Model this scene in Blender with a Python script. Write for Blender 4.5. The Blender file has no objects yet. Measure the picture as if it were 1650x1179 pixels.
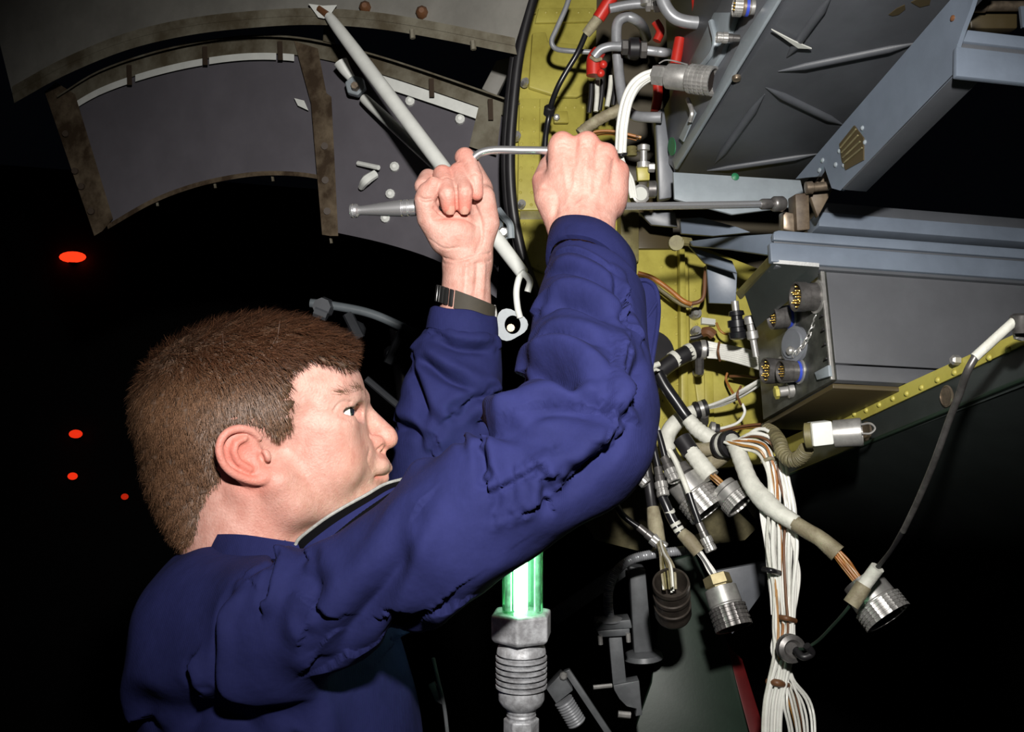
import bpy, bmesh, math, random
import numpy as np
from mathutils import Vector, Matrix

# ------------------------------------------------------------------ camera
IMG_W, IMG_H, LENS, SENSOR = 1650, 1179, 35.0, 36.0
F = IMG_W * LENS / SENSOR
YAW, PITCH = math.radians(9.8), math.radians(17.0)
CAM = Vector((0.0, 0.0, 1.55))
_fh = Vector((math.sin(YAW), math.cos(YAW), 0))
RIGHT = Vector((math.cos(YAW), -math.sin(YAW), 0))
FWD = _fh * math.cos(PITCH) + Vector((0, 0, 1)) * math.sin(PITCH)
UP = -_fh * math.sin(PITCH) + Vector((0, 0, 1)) * math.cos(PITCH)

scene = bpy.context.scene
COL = scene.collection
cam_data = bpy.data.cameras.new('camera')
cam_data.lens = LENS; cam_data.sensor_width = SENSOR; cam_data.clip_start = 0.01
cam = bpy.data.objects.new('camera', cam_data); COL.objects.link(cam)
cam.matrix_world = Matrix.Translation(CAM) @ Matrix((RIGHT, UP, -FWD)).transposed().to_4x4()
scene.camera = cam

# ------------------------------------------------------------------ world, flash, exposure
world = bpy.data.worlds.new('night'); scene.world = world
world.use_nodes = True
world.node_tree.nodes['Background'].inputs[0].default_value = (0.55, 0.65, 1.0, 1)
world.node_tree.nodes['Background'].inputs[1].default_value = 0.0012
scene.view_settings.view_transform = 'Standard'
scene.view_settings.look = 'None'
scene.view_settings.gamma = 1.0
scene.view_settings.exposure = 0.0
scene.view_settings.use_curve_mapping = False

def ray(x, y):
    return FWD + RIGHT * ((x - IMG_W / 2) / F) + UP * ((IMG_H / 2 - y) / F)
def P(x, y, d):                       # a point seen at (x, y), d metres deep
    return CAM + ray(x, y) * d
def onX(x, y, X): r = ray(x, y); return CAM + r * ((X - CAM.x) / r.x)
def onY(x, y, Y): r = ray(x, y); return CAM + r * ((Y - CAM.y) / r.y)
def onZ(x, y, Z): r = ray(x, y); return CAM + r * ((Z - CAM.z) / r.z)

FLASH = CAM + RIGHT * 0.05 + UP * 0.27 + FWD * 0.0
fl = bpy.data.lights.new('camera_flash', 'SPOT')
fl.energy = 90; fl.color = (1.0, 0.965, 0.92); fl.shadow_soft_size = 0.022
fl.spot_size = math.radians(75); fl.spot_blend = 1.0
flo = bpy.data.objects.new('camera_flash', fl); COL.objects.link(flo)
flo.location = FLASH
flo.rotation_euler = (P(880, 430, 1.0) - FLASH).to_track_quat('-Z', 'Y').to_euler()

# ------------------------------------------------------------------ materials
M = {}
def mat(name, col, rough=0.5, metal=0.0, var=0.0, scale=30.0, bump=0.0, bscale=200.0, spec=0.5,
        col2=None, sss=0.0, alpha=1.0, trans=0.0, emit=None, estr=0.0, coat=0.0, lo=0.4, hi=0.65, rvar=0.0):
    m = bpy.data.materials.new(name); m.use_nodes = True
    nt = m.node_tree; b = nt.nodes['Principled BSDF']
    b.inputs['Base Color'].default_value = (*col, 1)
    b.inputs['Roughness'].default_value = rough
    b.inputs['Metallic'].default_value = metal
    b.inputs['Specular IOR Level'].default_value = spec
    b.inputs['Coat Weight'].default_value = coat
    if trans: b.inputs['Transmission Weight'].default_value = trans
    if sss:
        b.inputs['Subsurface Weight'].default_value = sss
        b.inputs['Subsurface Radius'].default_value = (1.0, 0.35, 0.2)
        b.inputs['Subsurface Scale'].default_value = 0.004
    if emit:
        b.inputs['Emission Color'].default_value = (*emit, 1)
        b.inputs['Emission Strength'].default_value = estr
    tc = nt.nodes.new('ShaderNodeTexCoord')
    if var or col2:
        n = nt.nodes.new('ShaderNodeTexNoise'); n.inputs['Scale'].default_value = scale
        n.inputs['Detail'].default_value = 6; n.inputs['Roughness'].default_value = 0.65
        nt.links.new(tc.outputs['Object'], n.inputs['Vector'])
        r = nt.nodes.new('ShaderNodeValToRGB')
        r.color_ramp.elements[0].position = lo; r.color_ramp.elements[1].position = hi
        c2 = col2 if col2 else tuple(c * (1 - var) for c in col)
        r.color_ramp.elements[0].color = (*c2, 1); r.color_ramp.elements[1].color = (*col, 1)
        nt.links.new(n.outputs['Fac'], r.inputs['Fac'])
        nt.links.new(r.outputs['Color'], b.inputs['Base Color'])
        if rvar:
            mr = nt.nodes.new('ShaderNodeMapRange')
            mr.inputs['To Min'].default_value = rough + rvar; mr.inputs['To Max'].default_value = max(0.03, rough - rvar)
            nt.links.new(n.outputs['Fac'], mr.inputs['Value']); nt.links.new(mr.outputs['Result'], b.inputs['Roughness'])
    if bump:
        n2 = nt.nodes.new('ShaderNodeTexNoise'); n2.inputs['Scale'].default_value = bscale
        n2.inputs['Detail'].default_value = 4
        nt.links.new(tc.outputs['Object'], n2.inputs['Vector'])
        bp = nt.nodes.new('ShaderNodeBump'); bp.inputs['Strength'].default_value = bump
        bp.inputs['Distance'].default_value = 0.001
        nt.links.new(n2.outputs['Fac'], bp.inputs['Height'])
        nt.links.new(bp.outputs['Normal'], b.inputs['Normal'])
    M[name] = m
    return m

mat('paint_grey', (0.155, 0.165, 0.185), 0.42, var=0.22, scale=14, bump=0.08)
mat('paint_dark', (0.080, 0.086, 0.098), 0.5, var=0.25, scale=9, bump=0.12, bscale=900)
mat('paint_box', (0.095, 0.099, 0.110), 0.5, var=0.2, scale=8, bump=0.06, bscale=900)
mat('paint_blue', (0.150, 0.182, 0.232), 0.40, var=0.20, scale=11, bump=0.06)
mat('paint_light', (0.275, 0.315, 0.345), 0.42, var=0.2, scale=16, bump=0.06)
mat('door_grey', (0.125, 0.117, 0.135), 0.6, var=0.16, scale=10, bump=0.05)
mat('door_outer', (0.235, 0.228, 0.205), 0.6, var=0.25, scale=9, bump=0.08)
mat('door_tan', (0.17, 0.13, 0.085), 0.6, col2=(0.045, 0.028, 0.015), scale=18, bump=0.1)
mat('door_rim', (0.20, 0.185, 0.14), 0.6, col2=(0.085, 0.068, 0.042), scale=14, bump=0.1)
mat('white_paint', (0.84, 0.86, 0.82), 0.38, var=0.12, scale=25)
mat('chromate', (0.46, 0.41, 0.085), 0.45, col2=(0.30, 0.255, 0.045), scale=13, bump=0.1, lo=0.3, hi=0.6)
mat('plug_dark', (0.075, 0.062, 0.052), 0.36, 0.5, var=0.4, scale=60)
mat('brass', (0.42, 0.36, 0.20), 0.4, 0.6, var=0.3, scale=60)
mat('chromate_dull', (0.25, 0.23, 0.09), 0.5, col2=(0.13, 0.11, 0.045), scale=20, bump=0.1)
mat('clip_brown', (0.055, 0.038, 0.026), 0.5)
mat('rubber', (0.016, 0.015, 0.017), 0.42, var=0.3, scale=40)
mat('black_plastic', (0.010, 0.010, 0.012), 0.3)
mat('steel', (0.55, 0.54, 0.52), 0.38, 0.62, var=0.35, scale=60, rvar=0.12, bump=0.05)
mat('steel_dark', (0.20, 0.19, 0.185), 0.38, 0.6, var=0.5, scale=60, rvar=0.1, bump=0.05)
mat('chrome', (0.92, 0.92, 0.94), 0.27, 0.88)
mat('bronze', (0.34, 0.27, 0.20), 0.38, 0.7, var=0.5, scale=70, bump=0.05)
mat('cast_alu', (0.44, 0.45, 0.47), 0.52, 0.25, col2=(0.24, 0.24, 0.25), scale=120, bump=0.25, bscale=500)
mat('bracket_grey', (0.12, 0.127, 0.135), 0.45, 0.15, var=0.25, scale=40, bump=0.1)
mat('pipe_grey', (0.33, 0.34, 0.36), 0.36, 0.25, var=0.25, scale=40)
mat('wire_white', (0.80, 0.80, 0.75), 0.38, var=0.10, scale=60)
mat('wire_amber', (0.42, 0.20, 0.045), 0.4, var=0.35, scale=60)
mat('wire_orange', (0.40, 0.15, 0.03), 0.45, var=0.3, scale=60)
mat('sleeve_white', (0.68, 0.68, 0.61), 0.55, var=0.22, scale=55, bump=0.5, bscale=260)
mat('sleeve_tan', (0.33, 0.30, 0.20), 0.65, col2=(0.19, 0.16, 0.10), scale=45, bump=0.6, bscale=300)
mat('sleeve_olive', (0.19, 0.165, 0.085), 0.6, var=0.4, scale=45, bump=0.5, bscale=300)
mat('tape_brown', (0.14, 0.06, 0.025), 0.5)
mat('red_paint', (0.55, 0.025, 0.015), 0.4, var=0.25, scale=30)
mat('red_dark', (0.12, 0.004, 0.005), 0.5, var=0.3, scale=12)
mat('blue_ring', (0.03, 0.06, 0.42), 0.4)
mat('green_mark', (0.02, 0.16, 0.07), 0.5)
mat('gold_pin', (0.75, 0.48, 0.10), 0.25, 0.9)
mat('insert_dark', (0.02, 0.013, 0.010), 0.5)
mat('panel_green', (0.014, 0.030, 0.019), 0.5, var=0.25, scale=10, bump=0.08)
mat('panel_black', (0.034, 0.041, 0.040), 0.38, var=0.3, scale=8, bump=0.08, bscale=400)
mat('clear_plate', (0.12, 0.125, 0.11), 0.33, 0.5, col2=(0.05, 0.052, 0.045), scale=30, bump=0.1)
mat('paper_white', (0.55, 0.56, 0.52), 0.6)
mat('hall_dark', (0.012, 0.012, 0.013), 0.9)
mat('label_brown', (0.06, 0.045, 0.02), 0.4)

# ------------------------------------------------------------------ mesh helpers
def link(o, parent=None):
    COL.objects.link(o)
    if parent is not None: o.parent = parent
    return o

def tag(o, label=None, cat=None, group=None, kind=None):
    if label: o['label'] = label
    if cat: o['category'] = cat
    if group: o['group'] = group
    if kind: o['kind'] = kind
    return o

def thing(name, loc, label, cat, group=None, kind=None):
    o = bpy.data.objects.new(name, None); o.empty_display_size = 0.02
    o.location = loc; COL.objects.link(o)
    return tag(o, label, cat, group, kind)

def _root_loc(p):
    v = Vector((0, 0, 0))
    while p is not None:
        v = v + p.location; p = p.parent
    return v

def mesh_obj(name, vf, m, parent=None, smooth=True, angle=40, bevel=0.0):
    V, Fc = vf
    V = np.asarray([tuple(v) for v in V], dtype=float)
    if parent is not None: off = _root_loc(parent)
    else:
        off = Vector(((V[:, 0].min() + V[:, 0].max()) / 2, (V[:, 1].min() + V[:, 1].max()) / 2, V[:, 2].min()))
    V = V - np.array(off)
    me = bpy.data.meshes.new(name)
    me.from_pydata(V.tolist(), [], [tuple(int(i) for i in f) for f in Fc])
    bm = bmesh.new(); bm.from_mesh(me)
    bmesh.ops.recalc_face_normals(bm, faces=bm.faces)
    if bevel > 0:
        es = [e for e in bm.edges if len(e.link_faces) == 2 and e.calc_face_angle(0) > 0.5]
        bmesh.ops.bevel(bm, geom=es, offset=bevel, segments=2, profile=0.5, affect='EDGES', clamp_overlap=True)
    bm.to_mesh(me); bm.free()
    if smooth:
        for p in me.polygons: p.use_smooth = True
        try: me.set_sharp_from_angle(angle=math.radians(angle))
        except Exception: pass
    me.materials.append(M[m] if isinstance(m, str) else m)
    o = bpy.data.objects.new(name, me)
    if parent is None: o.location = off
    link(o, parent)
    return o

def share(name, src, loc, parent, rot=None):       # a part that shares mesh data with an alike one
    o = bpy.data.objects.new(name, src); link(o, parent)
    o.location = Vector(loc) - _root_loc(parent)
    if rot is not None: o.rotation_mode = 'QUATERNION'; o.rotation_quaternion = rot
    return o

def merge(*vfs):
    V, Fc = [], []
    for v, f in vfs:
        n = len(V); V += list(v); Fc += [tuple(i + n for i in q) for q in f]
    return V, Fc

def catmull(pts, n=8):
    pts = [Vector(p) for p in pts]
    if len(pts) < 3:
        return [pts[0].lerp(pts[1], i / n) for i in range(n + 1)]
    out = []
    ext = [pts[0] * 2 - pts[1]] + pts + [pts[-1] * 2 - pts[-2]]
    for i in range(1, len(ext) - 2):
        p0, p1, p2, p3 = ext[i - 1:i + 3]
        for k in range(n):
            t = k / n
            out.append(0.5 * ((2 * p1) + (-p0 + p2) * t + (2 * p0 - 5 * p1 + 4 * p2 - p3) * t * t + (-p0 + 3 * p1 - 3 * p2 + p3) * t ** 3))
    out.append(pts[-1])
    return out

def frames(pts):
    T = []
    for i in range(len(pts)):
        a = pts[max(i - 1, 0)]; b = pts[min(i + 1, len(pts) - 1)]
        t = (b - a); T.append(t.normalized() if t.length > 1e-9 else Vector((0, 0, 1)))
    n = T[0].orthogonal().normalized()
    N = [n]
    for i in range(1, len(pts)):
        q = T[i - 1].rotation_difference(T[i]); n = (q @ N[-1]); n = (n - T[i] * n.dot(T[i])).normalized(); N.append(n)
    return T, N

def sweep(pts, r, seg=10, cap=True, spline=True, n=8, rfun=None):
    pts = [Vector(p) for p in pts]
    k = len(pts)
    if spline and k > 2: path = catmull(pts, n)
    elif spline: path = catmull(pts, max(2, n // 2))
    else: path = pts
    T, N = frames(path)
    V, Fc = [], []
    m = len(path)
    for i in range(m):
        t = i / (m - 1)
        if isinstance(r, (list, tuple)):
            x = t * (len(r) - 1); a = int(min(x, len(r) - 2)); rr = r[a] + (r[a + 1] - r[a]) * (x - a)
        else: rr = r
        if rfun: rr *= rfun(t)
        B = T[i].cross(N[i])
        for s in range(seg):
            an = 2 * math.pi * s / seg
            V.append(path[i] + (N[i] * math.cos(an) + B * math.sin(an)) * rr)
    for i in range(m - 1):
        for s in range(seg):
            s2 = (s + 1) % seg
            Fc.append((i * seg + s, i * seg + s2, (i + 1) * seg + s2, (i + 1) * seg + s))
    if cap:
        Fc.append(tuple(range(seg - 1, -1, -1))); Fc.append(tuple((m - 1) * seg + s for s in range(seg)))
    return V, Fc

def lathe(p0, axis, prof, seg=24, ref=None, lobes=None):
    """prof: list of (t along axis in metres, radius). lobes(t_index, angle)->radius factor"""
    p0 = Vector(p0); a = Vector(axis).normalized()
    n = a.orthogonal().normalized() if ref is None else (Vector(ref) - a * Vector(ref).dot(a)).normalized()
    b = a.cross(n)
    V, Fc = [], []
    for i, (t, r) in enumerate(prof):
        for s in range(seg):
            an = 2 * math.pi * s / seg
            rr = r * (lobes(i, an) if lobes else 1)
            V.append(p0 + a * t + (n * math.cos(an) + b * math.sin(an)) * rr)
    for i in range(len(prof) - 1):
        for s in range(seg):
            s2 = (s + 1) % seg
            Fc.append((i * seg + s, i * seg + s2, (i + 1) * seg + s2, (i + 1) * seg + s))
    Fc.append(tuple(range(seg - 1, -1, -1))); Fc.append(tuple((len(prof) - 1) * seg + s for s in range(seg)))
    return V, Fc

def prism(poly, ext):
    poly = [Vector(p) for p in poly]; ext = Vector(ext); n = len(poly)
    V = poly + [p + ext for p in poly]
    Fc = [tuple(range(n)), tuple(range(2 * n - 1, n - 1, -1))]
    Fc += [(i, i + n, (i + 1) % n + n, (i + 1) % n) for i in range(n)]
    return V, Fc

def bar(a, b, u, v):         # box from a to b with half-vectors u, v
    a, b, u, v = map(Vector, (a, b, u, v))
    return prism([a - u - v, a + u - v, a + u + v, a - u + v], b - a)

def aabb(x0, x1, y0, y1, z0, z1):
    return prism([(x0, y0, z0), (x1, y0, z0), (x1, y1, z0), (x0, y1, z0)], (0, 0, z1 - z0))

def ball(c, r, seg=10, rings=6, squash=None):
    c = Vector(c); prof = []
    V, Fc = [], []
    for i in range(rings + 1):
        th = math.pi * i / rings
        for s in range(seg):
            an = 2 * math.pi * s / seg
            V.append(c + Vector((math.sin(th) * math.cos(an), math.sin(th) * math.sin(an), math.cos(th))) * r)
    for i in range(rings):
        for s in range(seg):
            s2 = (s + 1) % seg
            Fc.append((i * seg + s, (i + 1) * seg + s, (i + 1) * seg + s2, i * seg + s2))
    return V, Fc

def px(d): return d / F          # metres per pixel at depth d
# ================================================================== SETTING: dark hangar
o = mesh_obj('floor', aabb(-6, 8, -3, 9, -0.02, 0), 'hall_dark', smooth=False); tag(o, 'dark hangar floor', None, kind='structure')
o = mesh_obj('wall_back', aabb(-6, 8, 8.9, 9, 0, 6), 'hall_dark', smooth=False); tag(o, 'dark hangar back wall', None, kind='structure')

mat('red_glow', (0.4, 0.02, 0.01), 0.4, emit=(1.0, 0.035, 0.008), estr=5.0)
for (x, y, w, h, lab, s) in ((117, 414, 22, 9, 'largest glowing red warning lamp, high in the dark left background', 1),
                          (122, 699, 11, 7, 'middle-sized glowing red lamp, upper of the close pair at left', .5),
                          (117, 767, 8, 6, 'small round red lamp just below the middle one at far left', .5),
                          (201, 800, 6, 5, 'faintest tiny red lamp, nearest to the man\'s hair', .25)):
    c = onY(x, y, 8.84); d_ = (c - CAM).dot(FWD)
    k = px(d_)
    t = thing('warning_lamp', c - UP * h * k, lab, 'lamp')
    rx, rz = RIGHT * w * k, UP * h * k
    V, Fc = ball((0, 0, 0), 1.0, 14, 8)
    V = [c + rx * v[0] + rz * v[2] + FWD * (v[1] * h * k) for v in V]
    g = M['red_glow'].copy(); g.node_tree.nodes['Principled BSDF'].inputs['Emission Strength'].default_value = 1.6 * s
    mesh_obj('lens', (V, Fc), g, t)
    mesh_obj('housing', lathe((c.x, 8.84, c.z), (0, 1, 0), [(0, h * k * 1.1), (0.03, h * k * 1.2), (0.06, h * k * 0.8)], 16), 'rubber', t)

# ================================================================== open door panels, upper left
def dd(x, off=0.0): return 1.50 + (850 - x) / 850 * 0.45 + off
def D(x, y, off=0.0): return P(x, y, dd(x, off))
def strip(pa, pb, th, offs=0.0):
    """ribbon between two pixel polylines on the door surface, th thick towards the camera"""
    V, Fc = [], []
    n = len(pa)
    for (a, b) in zip(pa, pb):
        V += [D(*a, offs), D(*b, offs), D(*b, offs - th), D(*a, offs - th)]
    for i in range(n - 1):
        for k in range(4):
            k2 = (k + 1) % 4
            Fc.append((4 * i + k, 4 * i + k2, 4 * i + 4 + k2, 4 * i + 4 + k))
    Fc += [(0, 3, 2, 1), tuple(4 * (n - 1) + k for k in range(4))]
    return V, Fc
def interp(poly, n):
    pts = catmull([Vector((x, y, 0)) for x, y in poly], n); return [(p.x, p.y) for p in pts]
def shift(poly, dx, dy): return [(x + dx, y + dy) for x, y in poly]

outer = interp([(92, 158), (160, 117), (250, 86), (340, 67), (420, 60), (500, 66), (600, 90), (700, 122), (838, 170)], 5)
def curve_y(poly, x):
    for (a, b) in zip(poly, poly[1:]):
        if a[0] <= x <= b[0]: return a[1] + (b[1] - a[1]) * (x - a[0]) / max(1e-6, b[0] - a[0])
    return poly[0][1] if x < poly[0][0] else poly[-1][1]
low_l = interp([(172, 362), (240, 323), (300, 299), (360, 284), (420, 276), (480, 277), (532, 285)], 5)
low_r = interp([(530, 372), (620, 392), (700, 418), (760, 452), (800, 480)], 4)

dr = thing('access_door', D(420, 400), 'curved grey inner door panel behind the white struts, upper left', 'panel')
top_l = [(x, curve_y(outer, 100 + (x - 172) * (432 / 360.)) + 6) for x, _ in low_l]
top_l = [(100 + (x - 172) * (432 / 360.), curve_y(outer, 100 + (x - 172) * (432 / 360.)) + 6) for x, _ in low_l]
mesh_obj('skin', strip(top_l, low_l, 0.006), 'door_grey', dr)
top_r = [(532 + (x - 530) * 290 / 270., curve_y(outer, 532 + (x - 530) * 290 / 270.) + 6) for x, _ in low_r]
mesh_obj('skin', strip(top_r, low_r, 0.006), 'door_grey', dr)
mesh_obj('rim', strip(shift(outer, 0, -2), shift(outer, 2, 26), 0.012, -0.006), 'door_rim', dr)
mesh_obj('rim_lip', strip(shift(outer, 0, -4), shift(outer, 0, -1), 0.045, 0.0), 'door_rim', dr)
def along(x0, x1, n, dy0, dy1):
    xs = [x0 + (x1 - x0) * i / n for i in range(n + 1)]
    return [(x, curve_y(outer, x) + dy0) for x in xs], [(x, curve_y(outer, x) + dy1) for x in xs]
for a, b in ((112, 206), (218, 326), (337, 445), (454, 474)):
    mesh_obj('seal_strip', strip(*along(a, b, 10, 25, 36), 0.012, -0.012), 'white_paint', dr)
mesh_obj('seal_strip', strip(*along(604, 772, 10, 27, 46), 0.012, -0.012), 'white_paint', dr)
mesh_obj('seal_strip', strip([(474, 158), (490, 162)], [(480, 170), (497, 178)], 0.01, -0.012), 'white_paint', dr)
for x, h in ((208, 38), (330, 36), (451, 36), (595, 30), (695, 36), (790, 40)):
    y = curve_y(outer, x)
    mesh_obj('clip', strip([(x - 4, y + 6), (x + 4, y + 6)], [(x - 3, y + h), (x + 5, y + h)], 0.02, -0.016), 'clip_brown', dr)
mesh_obj('stiffener', strip([(474, 66), (512, 78)], [(505, 180), (530, 170)], 0.016, -0.008), 'door_tan', dr)
mesh_obj('stiffener', strip([(500, 150), (526, 150), (534, 156)], [(519, 378), (532, 380), (545, 380)], 0.02, -0.012), 'door_tan', dr)
mesh_obj('stiffener', strip([(72, 148), (90, 132), (121, 152)], [(152, 380), (165, 372), (182, 352)], 0.018, -0.008), 'door_tan', dr)
mesh_obj('end_frame', strip([(772, 168), (808, 182)], [(756, 236), (800, 250)], 0.02, -0.006), 'door_rim', dr)
mesh_obj('inner_lip', strip(low_l, shift(low_l, 2, 7), 0.02, 0.0), 'door_tan', dr)
holes = [(120, 275), (130, 300), (146, 340), (105, 215), (523, 235), (524, 290), (527, 340)]
hm = None
for x, y in holes:
    v = lathe(D(x, y, -0.035), FWD, [(0, 0.006), (0.006, 0.006)], 10)
    mesh_obj('fastener_hole', v, 'clip_brown', dr)
for x, y in ((660, 161), (741, 190), (635, 267), (628, 311), (620, 350)):
    mesh_obj('bolt_head', lathe(D(x, y, -0.018), FWD, [(0, 0.003), (0.004, 0.0075), (0.012, 0.0085), (0.02, 0.0085)], 10), 'white_paint', dr)
mesh_obj('latch_clip', merge(sweep([D(577, 263, -.02), D(610, 270, -.03)], 0.004, 8), sweep([D(605, 280, -.02), D(590, 290, -.035), D(582, 302, -.02)], [0.007, 0.008, 0.005], 8)), 'white_paint', dr)
for x, y in ((252, 320), (345, 291), (438, 280), (532, 380)):
    mesh_obj('stud', sweep([D(x, y, -.005), D(x + 2, y + 12, -.005)], 0.0025, 6), 'door_rim', dr)

ud = thing('outer_door', D(420, 60, -.12), 'large olive-grey outer door panel across the top left corner', 'panel')
low = interp([(20, 152), (100, 108), (200, 67), (300, 43), (400, 31), (500, 26), (600, 32), (700, 48), (830, 74)], 5)
upp = [(-60 + (x - 20) * 930 / 810., -170 + 0.0 * x) for x, _ in low]
mesh_obj('skin', strip(upp, low, 0.006, -0.12), 'door_outer', ud)
mesh_obj('rim', strip(shift(low, 0, -13), low, 0.016, -0.126), 'door_rim', ud)
mesh_obj('rim_lip', strip(low, shift(low, 3, 14), 0.03, -0.11), 'door_rim', ud)
mesh_obj('edge_frame', strip([(822, -60), (870, -60)], [(795, 62), (830, 72)], 0.012, -0.127), 'door_outer', ud)
for x, y in ((587, 8), (679, 16)):
    mesh_obj('bolt_head', lathe(D(x, y, -0.142), FWD, [(0, 0.004), (0.006, 0.009), (0.016, 0.009)], 8), 'tape_brown', ud)
for x, y, in ((664, 48), (762, 66)):
    mesh_obj('stud', sweep([D(x, y, -.145), D(x + 1, y + 14, -.145)], 0.004, 6), 'door_rim', ud)
mesh_obj('hinge_plate', merge(strip([(497, 6), (520, 9), (543, 8)], [(513, 28), (522, 30), (530, 27)], 0.012, -0.14)), 'white_paint', ud)

# white hold-open struts
s1 = thing('hold_open_strut', P(845, 450, 1.27), 'long thick white strut running from the top door down behind the raised hand', 'strut')
a, b = P(530, 26, 1.52), P(842, 440, 1.26)
mesh_obj('tube', sweep([a, a.lerp(b, .08), a.lerp(b, .5), a.lerp(b, .95), b], [0.0070, 0.0082, 0.0105, 0.0105, 0.0100, 0.0085, 0.006], 18, n=8), 'white_paint', s1)
mesh_obj('rod_end', sweep([P(515, 14, 1.53), a], 0.006, 10), 'tape_brown', s1)
mesh_obj('clevis', merge(sweep([b, P(850, 446, 1.255), P(854, 455, 1.25), P(850, 470, 1.25)], 0.0042, 10),
                         sweep([b, P(836, 449, 1.262), P(832, 470, 1.262), P(834, 495, 1.262), P(838, 512, 1.262)], 0.0042, 10)), 'white_paint', s1)
s2 = thing('support_strut', P(690, 250, 1.58), 'short thin strut with bolted end, half hidden under the long white strut', 'strut')
a, b = P(586, 158, 1.60), P(705, 268, 1.52)
mesh_obj('tube', sweep([a, a.lerp(b, .1), b], [0.006, 0.0075, 0.0085, 0.009, 0.009], 14, n=8), 'white_paint', s2)
hexp = lathe(P(572, 137, 1.60), FWD, [(0, 0.017), (0.014, 0.018)], 6)
mesh_obj('end_fitting', hexp, 'paint_light', s2, smooth=False, bevel=0.002)
mesh_obj('bolt', lathe(P(571, 137, 1.585), FWD, [(0, 0.006), (0.012, 0.007)], 6), 'bronze', s2, smooth=False)
mesh_obj('lug', merge(sweep([P(549, 100, 1.60), P(556, 112, 1.60), P(566, 126, 1.60)], [0.012, 0.010, 0.007], 10)), 'white_paint', s2)
tb = mesh_obj('door_strap', prism([D(522, 32, -.05), D(530, 34, -.05), D(540, 70, -.05), D(520, 66, -.05)], FWD * 0.01), 'door_rim', None, bevel=0.001)
tag(tb, 'small tan strap bridging the gap between the two doors', 'strap')
gs = mesh_obj('frame_brace', prism([P(800, 97, 1.56), P(828, 90, 1.56), P(822, 112, 1.56), P(800, 155, 1.56), P(776, 143, 1.56)], FWD * 0.03), 'door_outer', None, bevel=0.002)
tag(gs, 'pale angled brace in the dark gap beside the door seal', 'brace')

# clevis plate and ring below the strut
rp = thing('strut_bracket', P(820, 550, 1.27), 'pale grey eye bracket at the lower end of the long white strut', 'bracket')
ring = []
V, Fc = [], []
for i in range(24):
    an = 2 * math.pi * i / 24
    ro = 25 + 3 * math.cos(3 * an)
    V += [P(823 + ro * math.cos(an), 523 + ro * math.sin(an), 1.262), P(826 + 13 * math.cos(an), 523 + 15 * math.sin(an), 1.262),
          P(826 + 13 * math.cos(an), 523 + 15 * math.sin(an), 1.280), P(823 + ro * math.cos(an), 523 + ro * math.sin(an), 1.280)]
for i in range(24):
    j = (i + 1) % 24
    for k in range(4):
        k2 = (k + 1) % 4
        Fc.append((4 * i + k, 4 * i + k2, 4 * j + k2, 4 * j + k))
mesh_obj('eye_plate', (V, Fc), 'paint_light', rp)
mesh_obj('pin', lathe(P(823, 528, 1.268), FWD, [(0, 0.005), (0.01, 0.006), (0.03, 0.006)], 10), 'bronze', rp)
fk = thing('rod_clevis', P(812, 390, 1.33), 'grey forked clevis with a bolt beside the door seal', 'bracket')
mesh_obj('fork', merge(sweep([P(803, 338, 1.33), P(812, 350, 1.325), P(822, 362, 1.32), P(824, 384, 1.32)], 0.005, 8),
                       sweep([P(806, 352, 1.34), P(806, 372, 1.335), P(815, 388, 1.33)], 0.005, 8)), 'paint_light', fk)
mesh_obj('bolt', lathe(P(811, 373, 1.315), FWD, [(0, .005), (.005, .008), (.02, .008)], 6), 'steel', fk, smooth=False)

# grey arc and blurred gear deep behind the man
ar = thing('background_gear', P(600, 1500, 2.2), 'dim equipment with a pale curved rail in the dark behind the man', 'loose_gear')  # separate dim pieces grouped as one; the upright is added to carry them
mesh_obj('curved_rail', sweep([P(500, 488, 2.2), P(540, 493, 2.2), P(600, 506, 2.2), P(668, 536, 2.2)], 0.010, 10), 'paint_light', ar)
mesh_obj('clamp', merge(lathe(P(518, 494, 2.17), FWD, [(0, .02), (.03, .024)], 8), sweep([P(508, 500, 2.18), P(528, 508, 2.18)], .014, 8)), 'paint_grey', ar)
mesh_obj('diagonal_rod', sweep([P(590, 610, 2.2), P(640, 652, 2.2), P(700, 700, 2.2)], 0.008, 8), 'paint_dark', ar)
mesh_obj('fitting', merge(lathe(P(570, 530, 2.2), FWD, [(0, .008), (.02, .02), (.05, .02)], 10), sweep([P(560, 505, 2.2), P(580, 545, 2.2)], .012, 8)), 'paint_dark', ar)
mesh_obj('fitting', merge(lathe(P(630, 570, 2.2), FWD, [(0, .01), (.02, .02), (.05, .018)], 10), sweep([P(625, 585, 2.2), P(650, 530, 2.2)], .01, 8)), 'paint_dark', ar)
mesh_obj('upright', sweep([P(640, 520, 2.25), P(660, 700, 2.25), (P(660, 700, 2.25).x, P(660, 700, 2.25).y, 0.0)], .02, 10, spline=False), 'rubber', ar)

# ================================================================== yellow bulkhead
YB = P(1000, 520, 1.395).y
def B(x, y, off=0.0): return onY(x, y, YB + off)
bh = thing('bulkhead_frame', B(960, 780), 'yellow-green primed bulkhead frame behind the hands', 'bulkhead')
edge = interp([(872, -60), (858, 10), (843, 80), (834, 160), (829, 250), (832, 330), (846, 410), (868, 480), (905, 570), (950, 690), (985, 770)], 4)
poly = [B(x, y) for x, y in edge] + [B(1250, 745), B(1265, 560), B(1240, 440), B(1010, 350), B(1003, 215), B(960, 130), B(962, -60)]
mesh_obj('web', prism(poly, (0, 0.012, 0)), 'chromate', bh)
def plate(pts, off, th, m='chromate', name='doubler', bev=0.002):
    return mesh_obj(name, prism([B(x, y, -off - th) for x, y in pts], (0, th, 0)), m, bh, bevel=bev)
plate([(868, 12), (958, 12), (958, 34), (862, 36)], 0, 0.006)
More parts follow.
